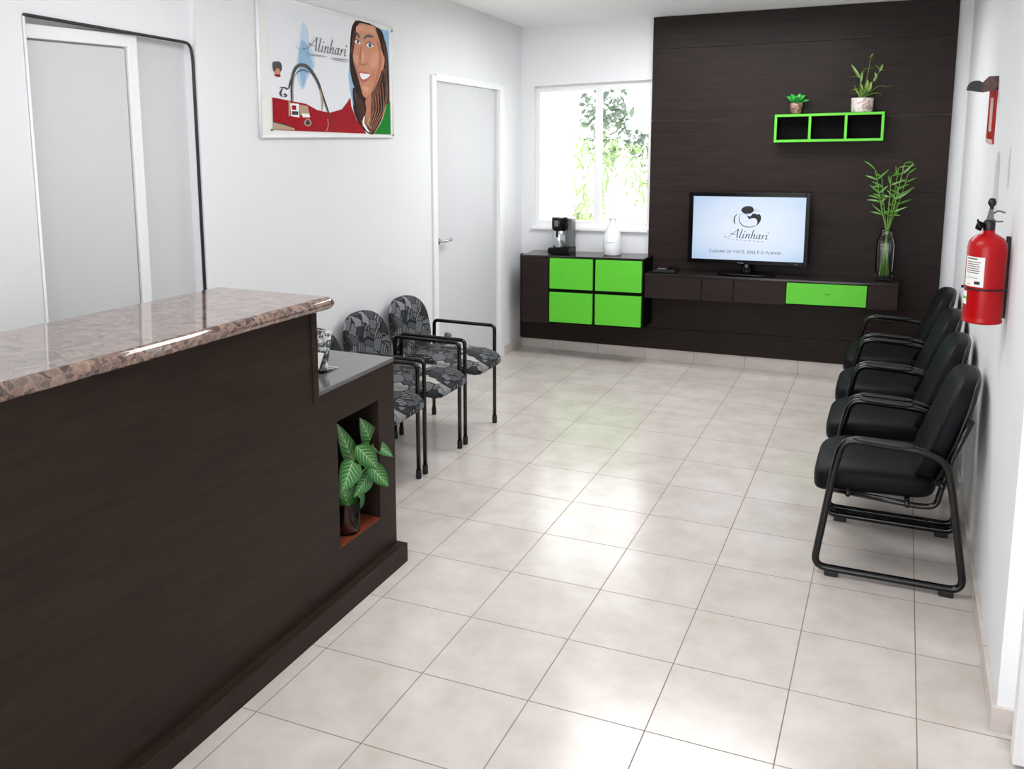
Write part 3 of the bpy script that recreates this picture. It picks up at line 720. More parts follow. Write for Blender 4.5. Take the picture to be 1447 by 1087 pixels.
X0, Y0 = 1.105, 4.845; Z0 = zs(X0) + .001
p1 = thing('potted_plant', (X0, Y0, Z0), 'small bright green rosette plant in a bronze pot on the shelf', 'plant')
b = MB(); b.lathe([(0, 0), (.030, 0), (.036, .01), (.044, .05), (.046, .078), (.042, .080), (.040, .07), (0, .068)], (X0, Y0, Z0), 28); b.build('pot', M['bronze_pot'], p1)
b = MB()
for k in range(15):
    a = k * 2.4; e = 0.45 + 2.2 * (k / 15)
    b.leaf((X0 + .008 * math.cos(a), Y0 + .008 * math.sin(a), Z0 + .078), (math.cos(a), math.sin(a) * .8, e), (0, -.8, 1), .088 - .02 * k / 15, .042, curl=.55, fold=.2)
b.build('leaves', M['leaf_small'], p1, fix=False)

X0, Y0 = 1.555, 4.845; Z0 = zs(X0) + .001
p2 = thing('potted_plant', (X0, Y0, Z0), 'tall wispy plant in a white and rose mottled pot on the shelf', 'plant')
b = MB(); b.lathe([(0, 0), (.068, 0), (.072, .006), (.075, .095), (.073, .10), (.069, .097), (.067, .08), (0, .078)], (X0, Y0, Z0), 36); b.build('pot', M['mottled_pot'], p2)
b = MB(); rnd = random.Random(11); zz = Z0 + .08
for k in range(8):
    dx = -.03 + .008 * k; b.tube([(X0 + dx * .5, Y0, zz), (X0 + dx * 1.2, Y0 + rnd.uniform(-.01, .01), zz + .07 + .02 * rnd.random())], .0022, 6)
paths = [[(0, 0, 0), (-.015, 0, .08), (-.02, 0, .16), (-.02, 0, .19)], [(.0, .01, 0), (.015, .0, .12), (.03, 0, .22), (.035, 0, .30)], [(.01, 0, 0), (.04, .0, .09), (.085, .0, .17), (.11, 0, .225)], [(.0, 0, 0), (.05, .01, .06), (.10, .01, .10), (.155, .01, .095)], [(-.02, 0, 0), (-.035, 0, .06), (-.05, 0, .09), (-.06, 0, .11)]]
ends = []
for P in paths:
    Q = catmull([(X0 + x, Y0 + y, zz + z) for x, y, z in P], 6); b.tube(Q, .0017, 6); ends.append(Q)
b.build('stems', M['stem'], p2)
b = MB()
specs = [((-.02, 0, .15), (-.7, -.1, 1.1), .13, .022, .5), ((-.02, 0, .16), (-1, 0, .25), .085, .014, .5), ((-.02, 0, .09), (-.9, 0, -.35), .075, .014, -.3), ((-.02, 0, .12), (.1, 0, 1), .09, .016, .2),
         ((-.035, 0, .05), (-1, -.2, .15), .06, .011, .6), ((.03, 0, .06), (.3, -.2, 1), .075, .036, .3), ((.02, 0, .07), (.1, -.3, 1), .08, .03, .3), ((.0, 0, .07), (-.4, -.2, 1), .06, .02, .4),
         ((.05, 0, .05), (1, 0, .25), .075, .012, .7), ((.03, 0, .03), (1, -.1, .6), .11, .014, 1.2), ((.10, 0, .20), (.4, 0, 1), .06, .02, .3), ((.10, 0, .21), (-.5, 0, .8), .05, .016, .3), ((.10, 0, .21), (1, 0, .1), .04, .01, .6),
         ((.085, 0, .15), (-.3, 0, 1), .05, .018, .4), ((.07, 0, .13), (.2, 0, .8), .05, .02, .4), ((.03, 0, .22), (-1, 0, .2), .05, .016, .7), ((.03, 0, .225), (-.9, 0, -.5), .05, .008, .3), ((.03, 0, .22), (.8, 0, .4), .035, .012, .6),
         ((.035, 0, .30), (-.7, 0, .3), .03, .01, .3), ((.035, 0, .30), (.6, 0, .9), .035, .01, .3), ((.035, 0, .29), (.8, 0, .2), .03, .008, .5), ((.155, .01, .095), (1, 0, .2), .04, .01, .4), ((.0, .0, .03), (.5, -.5, .8), .09, .012, .6), ((-.01, .0, .02), (-.6, -.5, .9), .09, .012, .8)]
for (q, dd, L, W, cu) in specs: b.leaf((X0 + q[0], Y0 + q[1], zz + q[2]), dd, (0, -.35, 1) if abs(dd[2]) < .9 else (0, -1, .2), L, W, curl=cu)
b.build('leaves', M['leaf_grass'], p2, fix=False)

# ------------------------------------------------------------------ reception counter
ctr = thing('reception_counter', (-0.32, -0.4, 0), 'dark brown reception counter with a lower desk at its far end', 'counter')
YE, YS, YN = 1.092, 0.538, -2.1
KY = 0.0243                                   # the top runs very slightly uphill towards the viewer
def zg(y, z): return z + KY * (0.57 - y)
b = MB()
# front panel pieces around the niche opening, low part
b.box(-.13, -.10, .001 + YN, .659, .085, .905); b.box(-.13, -.10, .962, YE, .085, .905); b.box(-.13, -.10, .659, .962, .085, .252); b.box(-.13, -.10, .659, .962, .772, .905)
co = [(-.13, YN, .905), (-.10, YN, .905), (-.10, YS, .905), (-.13, YS, .905), (-.13, YN, zg(YN, 1.238)), (-.10, YN, zg(YN, 1.238)), (-.10, YS, zg(YS, 1.238)), (-.13, YS, zg(YS, 1.238))]
b.hexa(co); b.build('front_panel', M['wood_ctr'], ctr)
b = MB(); b.box(-.54, -.131, YE - .03, YE, .085, .905); b.build('end_panel', M['wood_ctr'], ctr)
b = MB(); b.box(-.54, -.46, YN, YE - .031, .085, .904)
b.hexa([(-.46, YN, .9), (-.131, YN, .9), (-.131, YS, .9), (-.46, YS, .9), (-.46, YN, zg(YN, 1.236)), (-.131, YN, zg(YN, 1.236)), (-.131, YS, zg(YS, 1.236)), (-.46, YS, zg(YS, 1.236))])
b.build('carcass', M['wood_ctr'], ctr)
b = MB(); b.box(-.54, -.058, YN, YE + .022, 0, .086, 0.002); b.build('plinth', M['wood_ctr'], ctr)
b = MB(); b.box(-.129, -.092, YS - .028, YS + .002, .885, 1.235, 0.003); b.build('edge_post', M['wood_ctr'], ctr)
b = MB()
b.box(-.36, -.131, .646, .658, .24, .785); b.box(-.36, -.131, .963, .975, .24, .785); b.box(-.372, -.36, .646, .975, .24, .785); b.box(-.36, -.131, .658, .963, .773, .785)
b.build('niche_lining', M['wood_ctr'], ctr)
b = MB(); b.box(-.36, -.101, .6595, .9615, .2525, .258); b.build('niche_floor', M['wood_red'], ctr)
b = MB(); b.box(-.545, -.098, YS + .003, YE + .004, .906, .924, 0.003); b.build('desk_top', M['desk'], ctr)

# granite slab with rounded nosing
prof = []
def nose(cx, r, a0, a1, n=8): return [(cx + r * math.cos(math.radians(a0 + (a1 - a0) * k / n)), r * math.sin(math.radians(a0 + (a1 - a0) * k / n))) for k in range(n + 1)]
sec = nose(-.055, .0235, -90, 90) + nose(-.54, .0235, 90, 270)
b = MB(); rings = []
for y, sc_ in ((YN, 1), (.548, 1), (.562, .93), (.570, .75), (.574, .4)):
    rings.append([b.bm.verts.new((x if sc_ == 1 else (-.30 + (x + .30) * (1 - (1 - sc_) * .05)), y, zg(y, 1.262) + z * sc_)) for x, z in sec])
n = len(sec); fs = []
for A, B in zip(rings, rings[1:]):
    for k in range(n): fs.append(b.bm.faces.new((A[k], A[(k + 1) % n], B[(k + 1) % n], B[k])))
b._set(fs, 0, True); caps = [b.bm.faces.new(rings[0]), b.bm.faces.new(rings[-1])]; b._set(caps, 0, False)
for f in fs:
    if abs(f.calc_center_median().z - zg(f.calc_center_median().y, 1.262)) > .0232: f.smooth = False
o = b.build('granite_worktop', M['granite']); tag(o, 'polished brown granite worktop on the reception counter', 'worktop')

# brochure holder on the low desk
X0, Y0, Z0 = -.27, .80, .926
bh = thing('brochure_holder', (X0, Y0, Z0), 'clear acrylic holder with folded leaflets on the low grey desk', 'brochure holder')
b = MB(); b.hexa([(X0 - .05, Y0 - .05, Z0), (X0 + .05, Y0 - .05, Z0), (X0 + .05, Y0 - .046, Z0), (X0 - .05, Y0 - .046, Z0), (X0 - .05, Y0 + .0, Z0 + .085), (X0 + .05, Y0 + .0, Z0 + .085), (X0 + .05, Y0 + .004, Z0 + .085), (X0 - .05, Y0 + .004, Z0 + .085)])
b.box(X0 - .05, X0 + .05, Y0 - .05, Y0 + .06, Z0, Z0 + .004); b.build('holder', M['glass'], bh)
b = MB(); b.hexa([(X0 - .045, Y0 - .035, Z0 + .006), (X0 + .045, Y0 - .035, Z0 + .006), (X0 + .045, Y0 - .012, Z0 + .006), (X0 - .045, Y0 - .012, Z0 + .006), (X0 - .045, Y0 + .04, Z0 + .15), (X0 + .03, Y0 + .04, Z0 + .15), (X0 + .03, Y0 + .05, Z0 + .15), (X0 - .045, Y0 + .05, Z0 + .15)])
b.build('leaflets', mat_streaky('printed_leaflet', (70, 72, 74), (214, 216, 216), 26, 0.5, (0.45, 0.55)), bh)
b = MB(); b.hexa([(X0 - .05, Y0 - .056, Z0 + .02), (X0 + .035, Y0 - .056, Z0 + .02), (X0 + .035, Y0 - .052, Z0 + .02), (X0 - .05, Y0 - .052, Z0 + .02), (X0 - .05, Y0 - .02, Z0 + .075), (X0 + .035, Y0 - .02, Z0 + .075), (X0 + .035, Y0 - .016, Z0 + .075), (X0 - .05, Y0 - .016, Z0 + .075)])
b.build('card', M['paper'], bh)

# niche plant
X0, Y0, Z0 = -.160, .795, .2595
np_ = thing('potted_plant', (X0, Y0, Z0), 'broad-leaved green plant in a glass tumbler inside the counter niche', 'plant')
b = MB(); b.lathe([(0, 0), (.052, 0), (.055, .004), (.058, .13), (.055, .13), (.051, .01), (0, .01)], (X0, Y0, Z0), 36); b.build('glass_tumbler', M['glass'], np_)
b = MB(); b.lathe([(0, .0105), (.049, .0105), (.0515, .07), (.0525, .100), (.02, .108), (0, .11)], (X0, Y0, Z0), 30); b.build('soil', M['soil'], np_)
LV = [  # base, tip, width of each leaf
    ((-0.150, 0.995, 0.550), (-0.120, 0.881, 0.702), 0.085),
    ((-0.160, 0.856, 0.526), (-0.130, 0.732, 0.721), 0.07),
    ((-0.120, 0.819, 0.620), (-0.060, 0.901, 0.498), 0.085),
    ((-0.130, 0.969, 0.581), (-0.050, 0.988, 0.527), 0.05),
    ((-0.120, 0.905, 0.512), (-0.050, 0.960, 0.403), 0.075),
    ((-0.130, 0.811, 0.562), (-0.110, 0.709, 0.472), 0.1),
    ((-0.140, 0.947, 0.456), (-0.100, 0.794, 0.423), 0.075),
    ((-0.150, 0.800, 0.345), (-0.120, 0.716, 0.520), 0.06),
    ((-0.150, 0.842, 0.328), (-0.120, 0.863, 0.429), 0.055),
    ((-0.160, 0.836, 0.329), (-0.130, 0.811, 0.465), 0.05),
    ]
b = MB(); st = MB()
for A_, B_, W in LV:
    A_ = Vector(A_); B_ = Vector(B_); dd = B_ - A_
    b.leaf(A_, dd, (1, -.75, .25), dd.length * 1.02, W, curl=.3, fold=.22, n=9, shape=-.1)
    s0 = Vector((X0, Y0, Z0 + .105)); st.tube(catmull([s0 + (A_ - s0) * .02, s0 + Vector(((A_ - s0).x * .4, (A_ - s0).y * .35, (A_ - s0).z * .6)), A_ + dd * .03], 6), .0032, 7)
b.build('leaves', M['leaf_var'], np_, fix=False); st.build('stems', M['stem'], np_)

# ------------------------------------------------------------------ patterned chairs against the left wall
XB = -1.0
pc = thing('patterned_chair', (-0.70, 2.75, 0), 'grey patterned armchair nearest the door, farthest of three by the left wall', 'chair', None)
yA, yB_ = 2.545, 2.975; XF, XR_ = -.468, -.905
for y, nm in ((yA, 'side_frame'), (yB_, 'side_frame')):
    b = MB(); b.tube(fillet([(XF, y, .028), (XF, y, .637), (XR_ + .01, y, .637), (XR_, y, .028)], .028, 6), .0115, 12)
    fr = b.build(nm, M['black_metal'], pc)
    for x in (XF, XR_):
        b = MB(); b.lathe([(0, 0), (.0145, 0), (.015, .004), (.015, .045), (.0125, .05), (0, .05)], (x, y, 0.001), 16); b.build('rubber_foot', M['rubber'], fr)
b = MB()
for x in (XF - .045, XR_ + .05): b.tube([(x, yA, .418), (x, yB_, .418)], .010, 10)
for y in (yA, yB_): b.tube([(XF, y, .418), (XR_, y, .418)], .010, 10)
b.build('seat_rail', M['black_metal'], pc)
for y in (2.68, 2.84):
    b = MB(); b.tube(catmull([(XR_ + .06, y, .41), (XR_ - .02, y, .43), (XR_ - .055, y, .52), (XR_ - .085, y, .66)], 6), .009, 8); b.build('back_bracket', M['black_metal'], pc)
b = MB()
def seatf(x, y, z):
    t = x / .26
    fr_ = max(0, t); return Vector((-.645 + x, 2.76 + y * (1 - .10 * max(0, -t)), .468 + z - .045 * fr_ ** 3 + .012 * (1 - (y / .22) ** 2)))
b.cushion(.51, .44, .075, seatf, .55, .38); b.build('seat', M['fabric'], pc)
b = MB()
def backf(x, y, z):   # x thickness, y width, z height
    t = z / .21
    wq = 1 - .16 * max(0, t) ** 2 - .10 * max(0, -t) ** 2
    return Vector((-.945 - .075 * t * .5 - .035 + x - .03 * (y / .2) ** 2 * -1, 2.76 + y * wq, .617 + z))
b.cushion(.085, .43, .405, backf, .62, .55, 30, 44)
b.build('backrest', M['fabric'], pc)
for dy, lab in ((-.505, 'grey patterned armchair in the middle of the three by the left wall'), (-1.01, 'grey patterned armchair closest to the counter, mostly hidden behind it')):
    c = copy_tree(pc); c.location = (-0.70, 2.75 + dy, 0); c['label'] = lab
for o in COL.objects:
    if o.name.startswith('patterned_chair'): o['group'] = 'patterned armchairs along the left wall'

# ------------------------------------------------------------------ black sled chairs along the right wall
bc = thing('black_chair', (1.88, 1.99, 0), 'black padded sled-base armchair nearest the viewer, row by the right wall', 'chair')
loop = [(1.598, .032), (1.664, .50), (1.69, .612), (1.985, .602), (2.085, .57), (2.112, .45), (2.182, .032)]
for y in (1.70, 2.29):
    b = MB(); b.tube(fillet([(x, y, z) for x, z in loop], [.055, .05, .075, .06, .06, .05, .06], 7, True), .0155, 12, closed=True)
    sf = b.build('side_frame', M['black_metal'], bc)
    for x in (1.672, 2.118):
        b = MB(); b.box(x - .028, x + .028, y - .017, y + .017, .001, .026, .004); b.build('foot_pad', M['rubber'], sf)
    b = MB(); b.cushion(.24, .036, .022, lambda x, yy, z, y=y: Vector((1.845 + x, y + yy, .620 - .035 * (x + .1) + z)), .5, .5, 10, 20); b.build('arm_pad', M['black_plastic'], sf)
b = MB()
for y in (1.735, 2.255):
    b.tube(fillet([(1.655, y, .372), (2.00, y, .352), (2.06, y, .362), (2.072, y, .43), (2.10, y, .56), (2.165, y, .74)], .05, 6), .0125, 10)
for x, z in ((1.72, .372), (1.95, .362)): b.tube([(x, 1.70, z), (x, 2.29, z)], .011, 10)
b.tube([(2.075, 1.70, .46), (2.075, 2.29, .46)], .011, 10)
b.build('inner_frame', M['black_metal'], bc)
b = MB()
def seat2(x, y, z):
    t = x / .25; f = max(0, -t)
    return Vector((1.815 + x, 1.995 + y * (1 - .04 * max(0, t)), .412 + z * (1 + .06 * f) - .03 * f ** 3 + .006 * t + .010 * (1 - (y / .25) ** 2)))
b.cushion(.49, .50, .125, seat2, .5, .30); st_ = b.build('seat', M['vinyl'], bc)
b = MB()
def back2(x, y, z):
    t = z / .235
    wq = 1 - .18 * max(0, t) ** 2.5 - .06 * max(0, -t) ** 2
    return Vector((2.075 + .085 * t - .012 * t * t + x + .02 * (1 - (y / .25) ** 2) , 1.995 + y * wq, .652 + z))
b.cushion(.10, .52, .46, back2, .5, .46, 32, 48); bk = b.build('backrest', M['vinyl'], bc)
b = MB()
def shell(x, y, z):
    t = z / .235
    wq = 1 - .18 * max(0, t) ** 2.5 - .06 * max(0, -t) ** 2
    return Vector((2.122 + .070 * t - .012 * t * t + x + .02 * (1 - (y / .25) ** 2), 1.995 + y * wq, .655 + z))
b.cushion(.030, .50, .44, shell, .4, .5, 16, 44); b.build('back_shell', M['black_plastic'], bk)
for yy, lab in ((2.66, 'black padded sled-base armchair, second from the viewer by the right wall'), (3.31, 'black padded sled-base armchair, third from the viewer by the right wall'), (4.03, 'black padded sled-base armchair, farthest in the row beside the console')):
    c = copy_tree(bc); c.location = (1.88, yy, 0); c['label'] = lab
for o in COL.objects:
    if o.name.startswith('black_chair'): o['group'] = 'black armchairs in a row along the right wall'

# ------------------------------------------------------------------ fire extinguisher and sign
X0, Y0, Z0 = 2.135, 1.33, 1.205
ex = thing('fire_extinguisher', (X0, Y0, Z0), 'red fire extinguisher hanging on the right wall above the black chairs', 'fire extinguisher')
r = .079
b = MB(); b.lathe([(0, .012), (r - .012, .0), (r + .001, .004), (r + .001, .012), (r - .002, .018), (r, .03), (r, .300), (r - .004, .322), (r - .018, .340), (r - .040, .352), (.026, .358), (.024, .37), (0, .37)], (X0, Y0, Z0), 48)
b.build('cylinder', M['red_paint'], ex)
b = MB(); b.lathe([(0, .365), (.022, .365), (.024, .372), (.024, .402), (.019, .41), (0, .41)], (X0, Y0, Z0), 24); vv = b.build('valve', M['black_plastic'], ex)
b = MB(); b.prism([(X0 - .014, Y0 - .006, Z0 + .408), (X0 + .016, Y0 - .006, Z0 + .408), (X0 + .012, Y0 - .006, Z0 + .44), (X0 + .008, Y0 - .006, Z0 + .455), (X0 - .004, Y0 - .006, Z0 + .455)], (0, .012, 0)); b.build('valve_body', M['grey_plastic'], ex)
b = MB(); b.lathe([(0, .452), (.007, .452), (.008, .462), (.016, .472), (.017, .482), (.012, .494), (0, .497)], (X0 + .004, Y0, Z0), 18); b.build('safety_pin', M['black_plastic'], ex)
b = MB(); b.tube(catmull([(X0 + .012, Y0, Z0 + .436), (X0 + .03, Y0 - .01, Z0 + .447), (X0 + .055, Y0 - .02, Z0 + .442)], 6), .006, 8, flat=.6); b.build('lever', M['grey_plastic'], ex)
b = MB(); b.tube(catmull([(X0 + .008, Y0, Z0 + .416), (X0 + .026, Y0 - .01, Z0 + .406), (X0 + .048, Y0 - .02, Z0 + .408)], 6), .006, 8, flat=.6); b.build('carry_handle', M['grey_plastic'], ex)
b = MB(); b.lathe([(0, 0), (.016, 0), (.018, .004), (.018, .022), (.014, .026), (0, .026)], (0, 0, 0), 20)
bmesh.ops.rotate(b.bm, verts=b.bm.verts, cent=(0, 0, 0), matrix=Matrix.Rotation(math.radians(-70), 3, 'Y')); bmesh.ops.translate(b.bm, verts=b.bm.verts, vec=(X0 - .026, Y0 - .012, Z0 + .382))
b.tube([(X0 - .045, Y0 - .012, Z0 + .40), (X0 - .047, Y0 - .012, Z0 + .412)], .004, 8)
b.build('gauge', M['gloss_black'], ex)
def patch(a0, a1, z0, z1, rr, mi=0, nseg=12):
    A = [(X0 + rr * math.cos(math.radians(a0 + (a1 - a0) * k / nseg)), Y0 + rr * math.sin(math.radians(a0 + (a1 - a0) * k / nseg)), Z0 + z0) for k in range(nseg + 1)]
    b.strip(A, [(x, y, z - z0 + z1) for x, y, z in A], mi)
b = MB(); patch(-165, -98, .150, .268, r + .0008); b.build('label', M['paper'], ex, fix=False)
b = MB(); patch(-158, -120, .258, .262, r + .0014)
for k in range(6): patch(-157, -110 - (k % 2) * 4, .246 - k * .0085, .2485 - k * .0085, r + .0014)
patch(-155, -115, .184, .1855, r + .0014); patch(-125, -108, .160, .172, r + .0014); patch(-152, -140, .158, .160, r + .0014)
b.build('label_print', M['ink'], ex, fix=False)
b = MB(); patch(-176, -150, .075, .128, r + .0008, 0); patch(-176, -150, .096, .106, r + .0012, 1); b.build('service_sticker', [M['paper'], M['green']], ex, fix=False)
b = MB(); b.tube([(X0 + (r + .003) * math.cos(2 * math.pi * k / 40), Y0 + (r + .003) * math.sin(2 * math.pi * k / 40), Z0 + .140) for k in range(40)], .0035, 8, closed=True)
b.tube([(X0 - r - .003, Y0 - .006, Z0 + .140), (X0 - r - .012, Y0 - .006, Z0 + .141)], .006, 8); b.build('strap', M['black_metal'], ex)
b = MB(); b.box(2.212, 2.2295, Y0 + .06, Y0 + .09, Z0 + .01, Z0 + .34, .002); b.box(2.190, 2.2115, Y0 + .05, Y0 + .085, Z0 + .125, Z0 + .155, .002); b.build('wall_bracket', M['gasket'], ex)

ex.location = (2.150, 1.50, 1.190); ex.scale = (.84, .84, .92)

sg = thing('wall_sign', (2.226, 2.78, 1.82), 'red extinguisher sign with a pale centre, high on the right wall', 'sign')
b = MB(); b.box(2.222, 2.2295, 2.60, 2.97, 1.815, 2.075, .001); b.build('sign_plate', M['red_paint'], sg)
b = MB(); b.box(2.2205, 2.2218, 2.70, 2.84, 1.87, 2.03); b.box(2.2205, 2.2218, 2.60, 2.97, 1.815, 1.835); b.box(2.2205, 2.2218, 2.605, 2.66, 2.058, 2.073)
b.build('pale_centre', plain('pale_print', (222, 190, 180), .4), sg)
hk = thing('wall_bracket', (2.18, 2.60, 2.07), 'dark brown curved bracket jutting from the right wall above the red sign', 'bracket')
b = MB(); b.prism([(2.229, 2.60, 2.062), (2.229, 2.60, 2.125), (2.19, 2.60, 2.123), (2.155, 2.60, 2.085), (2.165, 2.60, 2.050)], (0, .05, 0)); b.build('wall_block', M['bracket_wood'], hk)
b = MB()
P = [(2.172, 2.09), (2.15, 2.104), (2.13, 2.104), (2.112, 2.096), (2.104, 2.082), (2.10, 2.062)]
Q = [(2.108, 2.060), (2.125, 2.058), (2.145, 2.054), (2.17, 2.052)]
b.prism([(x, 2.602, z) for x, z in P + Q], (0, .046, 0)); b.build('curved_arm', M['gasket'], hk)
for (y0, y1, z0, z1, sl) in ((2.20, 2.42, 1.52, 1.78, .1), (1.80, 1.88, 1.66, 1.82, .05)):
    b = MB(); b.poly([(2.2292, p.x, p.y) for p in catmull([(y0, z0 + .02, 0), (y1 - .03, z0, 0), (y1, z0 + .1, 0), (y1 - .05, z1, 0), (y0 + .03, z1 - .02, 0), (y0 + .02, (z0 + z1) / 2, 0)], 5, True)])
    o = b.build('scuff_mark', M['stain']); o['kind'] = 'structure'; o['label'] = 'faint grey scuff on the right wall above the extinguisher'; o['category'] = 'wall mark'

# ------------------------------------------------------------------ poster on the left wall
def art(u, v, x=-1.0575):
    # artwork units -> (y, z) on the poster face, foreshortening taken out
    sx_, sy_ = 350 + u / 5.176, v / 5.176
    cx_, cy_ = (sx_ - 730.59) / 1303.655, (374.82 - sy_) / 1303.655
    d_ = [R_[0][k] * cx_ + R_[1][k] * cy_ + R_[2][k] for k in range(3)]
    t_ = (-1.055 - 1.84765) / d_[0]
    return Vector((x, -2.22254 + t_ * d_[1], 1.92329 + t_ * d_[2]))
ps = thing('wall_poster', (-1.07, 2.14, 1.82), 'framed advertising poster with a smiling woman and a red handbag', 'poster')
q = [art(105, 1000), art(1068, 1000), art(1063, 208), art(72, -62)]
b = MB(); b.prism([(-1.0735, p.y, p.z) for p in q], (.0145, 0, 0)); b.build('mount_board', M['paper'], ps)
b = MB()
F = [(art(105, 1000), art(1068, 1000)), (art(1068, 1000), art(1063, 208)), (art(1063, 208), art(72, -62)), (art(72, -62), art(105, 1000))]
for a_, c_ in F: b.tube([(-1.061, a_.y, a_.z), (-1.061, c_.y, c_.z)], .008, 8)
b.build('frame_edge', M['trim'], ps)
lay = [0]
PM = [plain('print_white', (232, 234, 238), .6, var=.01, spec=.1), plain('print_red', (158, 10, 30), .6, var=.14, scale=40, spec=.1), plain('print_ink', (30, 29, 33), .4), plain('print_skin', (206, 144, 114), .6, var=.07, scale=9, spec=.1),
      plain('print_hair', (40, 27, 24), .6, var=.4, scale=30, spec=.1), plain('print_blue', (144, 182, 214), .6, var=.06, scale=12), plain('print_green', (0, 122, 34), .6, spec=.08), plain('print_teeth', (244, 244, 244), .4),
      plain('print_lips', (190, 76, 76), .4), plain('print_pale_blue', (186, 206, 226), .45, var=.04, scale=14), plain('print_grey', (150, 150, 156), .4), plain('print_hair_light', (104, 64, 46), .6, var=.35, scale=30, spec=.1), plain('print_skin_shade', (184, 122, 94), .6, spec=.1), plain('print_tan', (178, 150, 120), .45), plain('print_skin_light', (218, 160, 132), .6, spec=.1)]
def pa(pts, mi, smooth=True, n=5):
    lay[0] += 1; x = -1.0585 + lay[0] * .00004
    P = catmull([(u, v, 0) for u, v in pts], n, True) if smooth else [Vector((u, v, 0)) for u, v in pts]
    b.poly([art(p.x, p.y, x) for p in P], mi)
def pl(pts, w0, mi, taper=True):
    lay[0] += 1; x = -1.0585 + lay[0] * .00004
    P = catmull([(u, v, 0) for u, v in pts], 6); A = []; Bq = []
    for i, p in enumerate(P):
        qd = P[min(i + 1, len(P) - 1)] - P[max(i - 1, 0)]; nn = Vector((-qd.y, qd.x, 0)).normalized(); t = i / (len(P) - 1)
        ww = w0 * ((.35 + .65 * math.sin(math.pi * t)) if taper else 1)
        A.append(art((p + nn * ww).x, (p + nn * ww).y, x)); Bq.append(art((p - nn * ww).x, (p - nn * ww).y, x))
    b.strip(A, Bq, mi)
b = MB()
pa([(135, -20), (1040, 224), (1048, 985), (188, 950)], 0, False)
pa([(400, 170), (440, 200), (455, 300), (490, 420), (490, 500), (450, 560), (410, 655), (375, 600), (360, 480), (380, 330)], 9)          # watercolour wash
pa([(395, 300), (440, 330), (470, 430), (478, 500), (440, 540), (410, 640), (390, 560), (375, 450)], 5)
# right hand picture: sky, woman, green corner
pa([(785, 158), (1036, 226), (1048, 985), (900, 980), (830, 920), (780, 820), (755, 680), (740, 560), (752, 380)], 5, False)
pa([(785, 158), (960, 205), (1005, 290), (1030, 420), (1040, 700), (1030, 780), (990, 850), (930, 980), (850, 950), (800, 870), (775, 780), (800, 690), (770, 600), (752, 500), (750, 380)], 4)
pa([(812, 175), (880, 180), (945, 205), (980, 290), (990, 420), (975, 540), (935, 640), (895, 700), (868, 715), (845, 690), (815, 580), (782, 470), (772, 380), (785, 260)], 3)   # face
pa([(975, 380), (990, 360), (1003, 400), (1003, 470), (988, 515), (975, 500)], 3)                                                            # ear
pa([(785, 158), (815, 172), (800, 240), (785, 320), (768, 420), (752, 400), (760, 280)], 4)                                                  # hair at the left temple
pa([(940, 205), (985, 250), (1010, 330), (1005, 420), (985, 370), (965, 290)], 4)
pa([(905, 690), (960, 600), (1000, 500), (1022, 560), (1030, 720), (990, 830), (925, 960), (880, 970), (870, 860), (885, 780)], 11)           # long hair
pa([(985, 560), (1000, 540), (1010, 700), (975, 830), (930, 930), (950, 800)], 4)
pa([(870, 716), (905, 690), (905, 800), (895, 900), (850, 930), (838, 880), (860, 800)], 12)                                                 # neck
pa([(775, 640), (835, 700), (870, 790), (845, 880), (800, 840), (778, 760)], 4)
pa([(800, 190), (850, 185), (915, 205), (940, 250), (890, 240), (830, 225), (800, 250)], 14)      # lit forehead
pa([(925, 380), (960, 400), (950, 470), (915, 500), (900, 440)], 14); pa([(785, 400), (808, 410), (806, 470), (790, 450)], 14)   # cheeks
pa([(945, 300), (972, 330), (985, 430), (968, 540), (930, 640), (905, 680), (930, 590), (958, 500), (965, 400)], 12)
pa([(838, 640), (862, 632), (890, 645), (868, 672)], 14)
pa([(836, 345), (852, 400), (856, 445), (838, 455), (832, 400)], 14)
for k_ in range(9): pl([(915 + k_ * 9, 720 - k_ * 14), (925 + k_ * 9, 800), (905 + k_ * 7, 880), (893 + k_ * 4, 950)], 2.2, 4 if k_ % 2 else 12)
for k_ in range(6): pl([(775 + k_ * 6, 650 + k_ * 12), (800 + k_ * 8, 750), (815 + k_ * 9, 850), (840 + k_ * 8, 920)], 2.0, 11)
for k_ in range(4): pl([(795 - k_ * 6, 190 + k_ * 12), (778 - k_ * 4, 300), (765 - k_ * 2, 390)], 1.8, 11)
for k_ in range(4): pl([(965 + k_ * 10, 250 + k_ * 20), (1000 + k_ * 6, 380), (1012 + k_ * 3, 520), (1010, 640)], 2.0, 11)
pl([(790, 235), (805, 250), (822, 280)], 9, 2); pl([(852, 285), (880, 262), (920, 272)], 10, 2)                                                # brows
pa([(785, 300), (800, 292), (822, 305), (828, 318), (808, 322), (790, 312)], 7); pa([(872, 325), (892, 312), (915, 325), (918, 340), (895, 350), (878, 340)], 7)
pa([(798, 298), (812, 298), (816, 316), (802, 318)], 2); pa([(886, 317), (904, 320), (905, 344), (888, 343)], 2)
pl([(783, 300), (800, 288), (830, 312)], 4, 2); pl([(868, 324), (892, 306), (922, 332)], 4, 2)
pl([(835, 330), (830, 400), (826, 450)], 5, 12); pl([(815, 455), (838, 475), (868, 470), (872, 450)], 6, 12); pl([(790, 470), (800, 520), (815, 545)], 3, 12)
pa([(810, 528), (850, 525), (905, 540), (895, 575), (860, 600), (835, 595)], 8)
pa([(822, 536), (860, 540), (898, 545), (880, 568), (850, 582), (832, 570)], 7)
pl([(920, 520), (925, 560), (905, 600)], 3, 12)
pa([(1012, 770), (1044, 740), (1048, 985), (925, 980), (975, 905)], 6, False)
pl([(1012, 765), (985, 870), (925, 980)], 4, 13)
pl([(855, 850), (848, 900), (875, 950), (893, 965)], 7, 7); pl([(900, 860), (880, 900), (905, 940)], 5, 13)
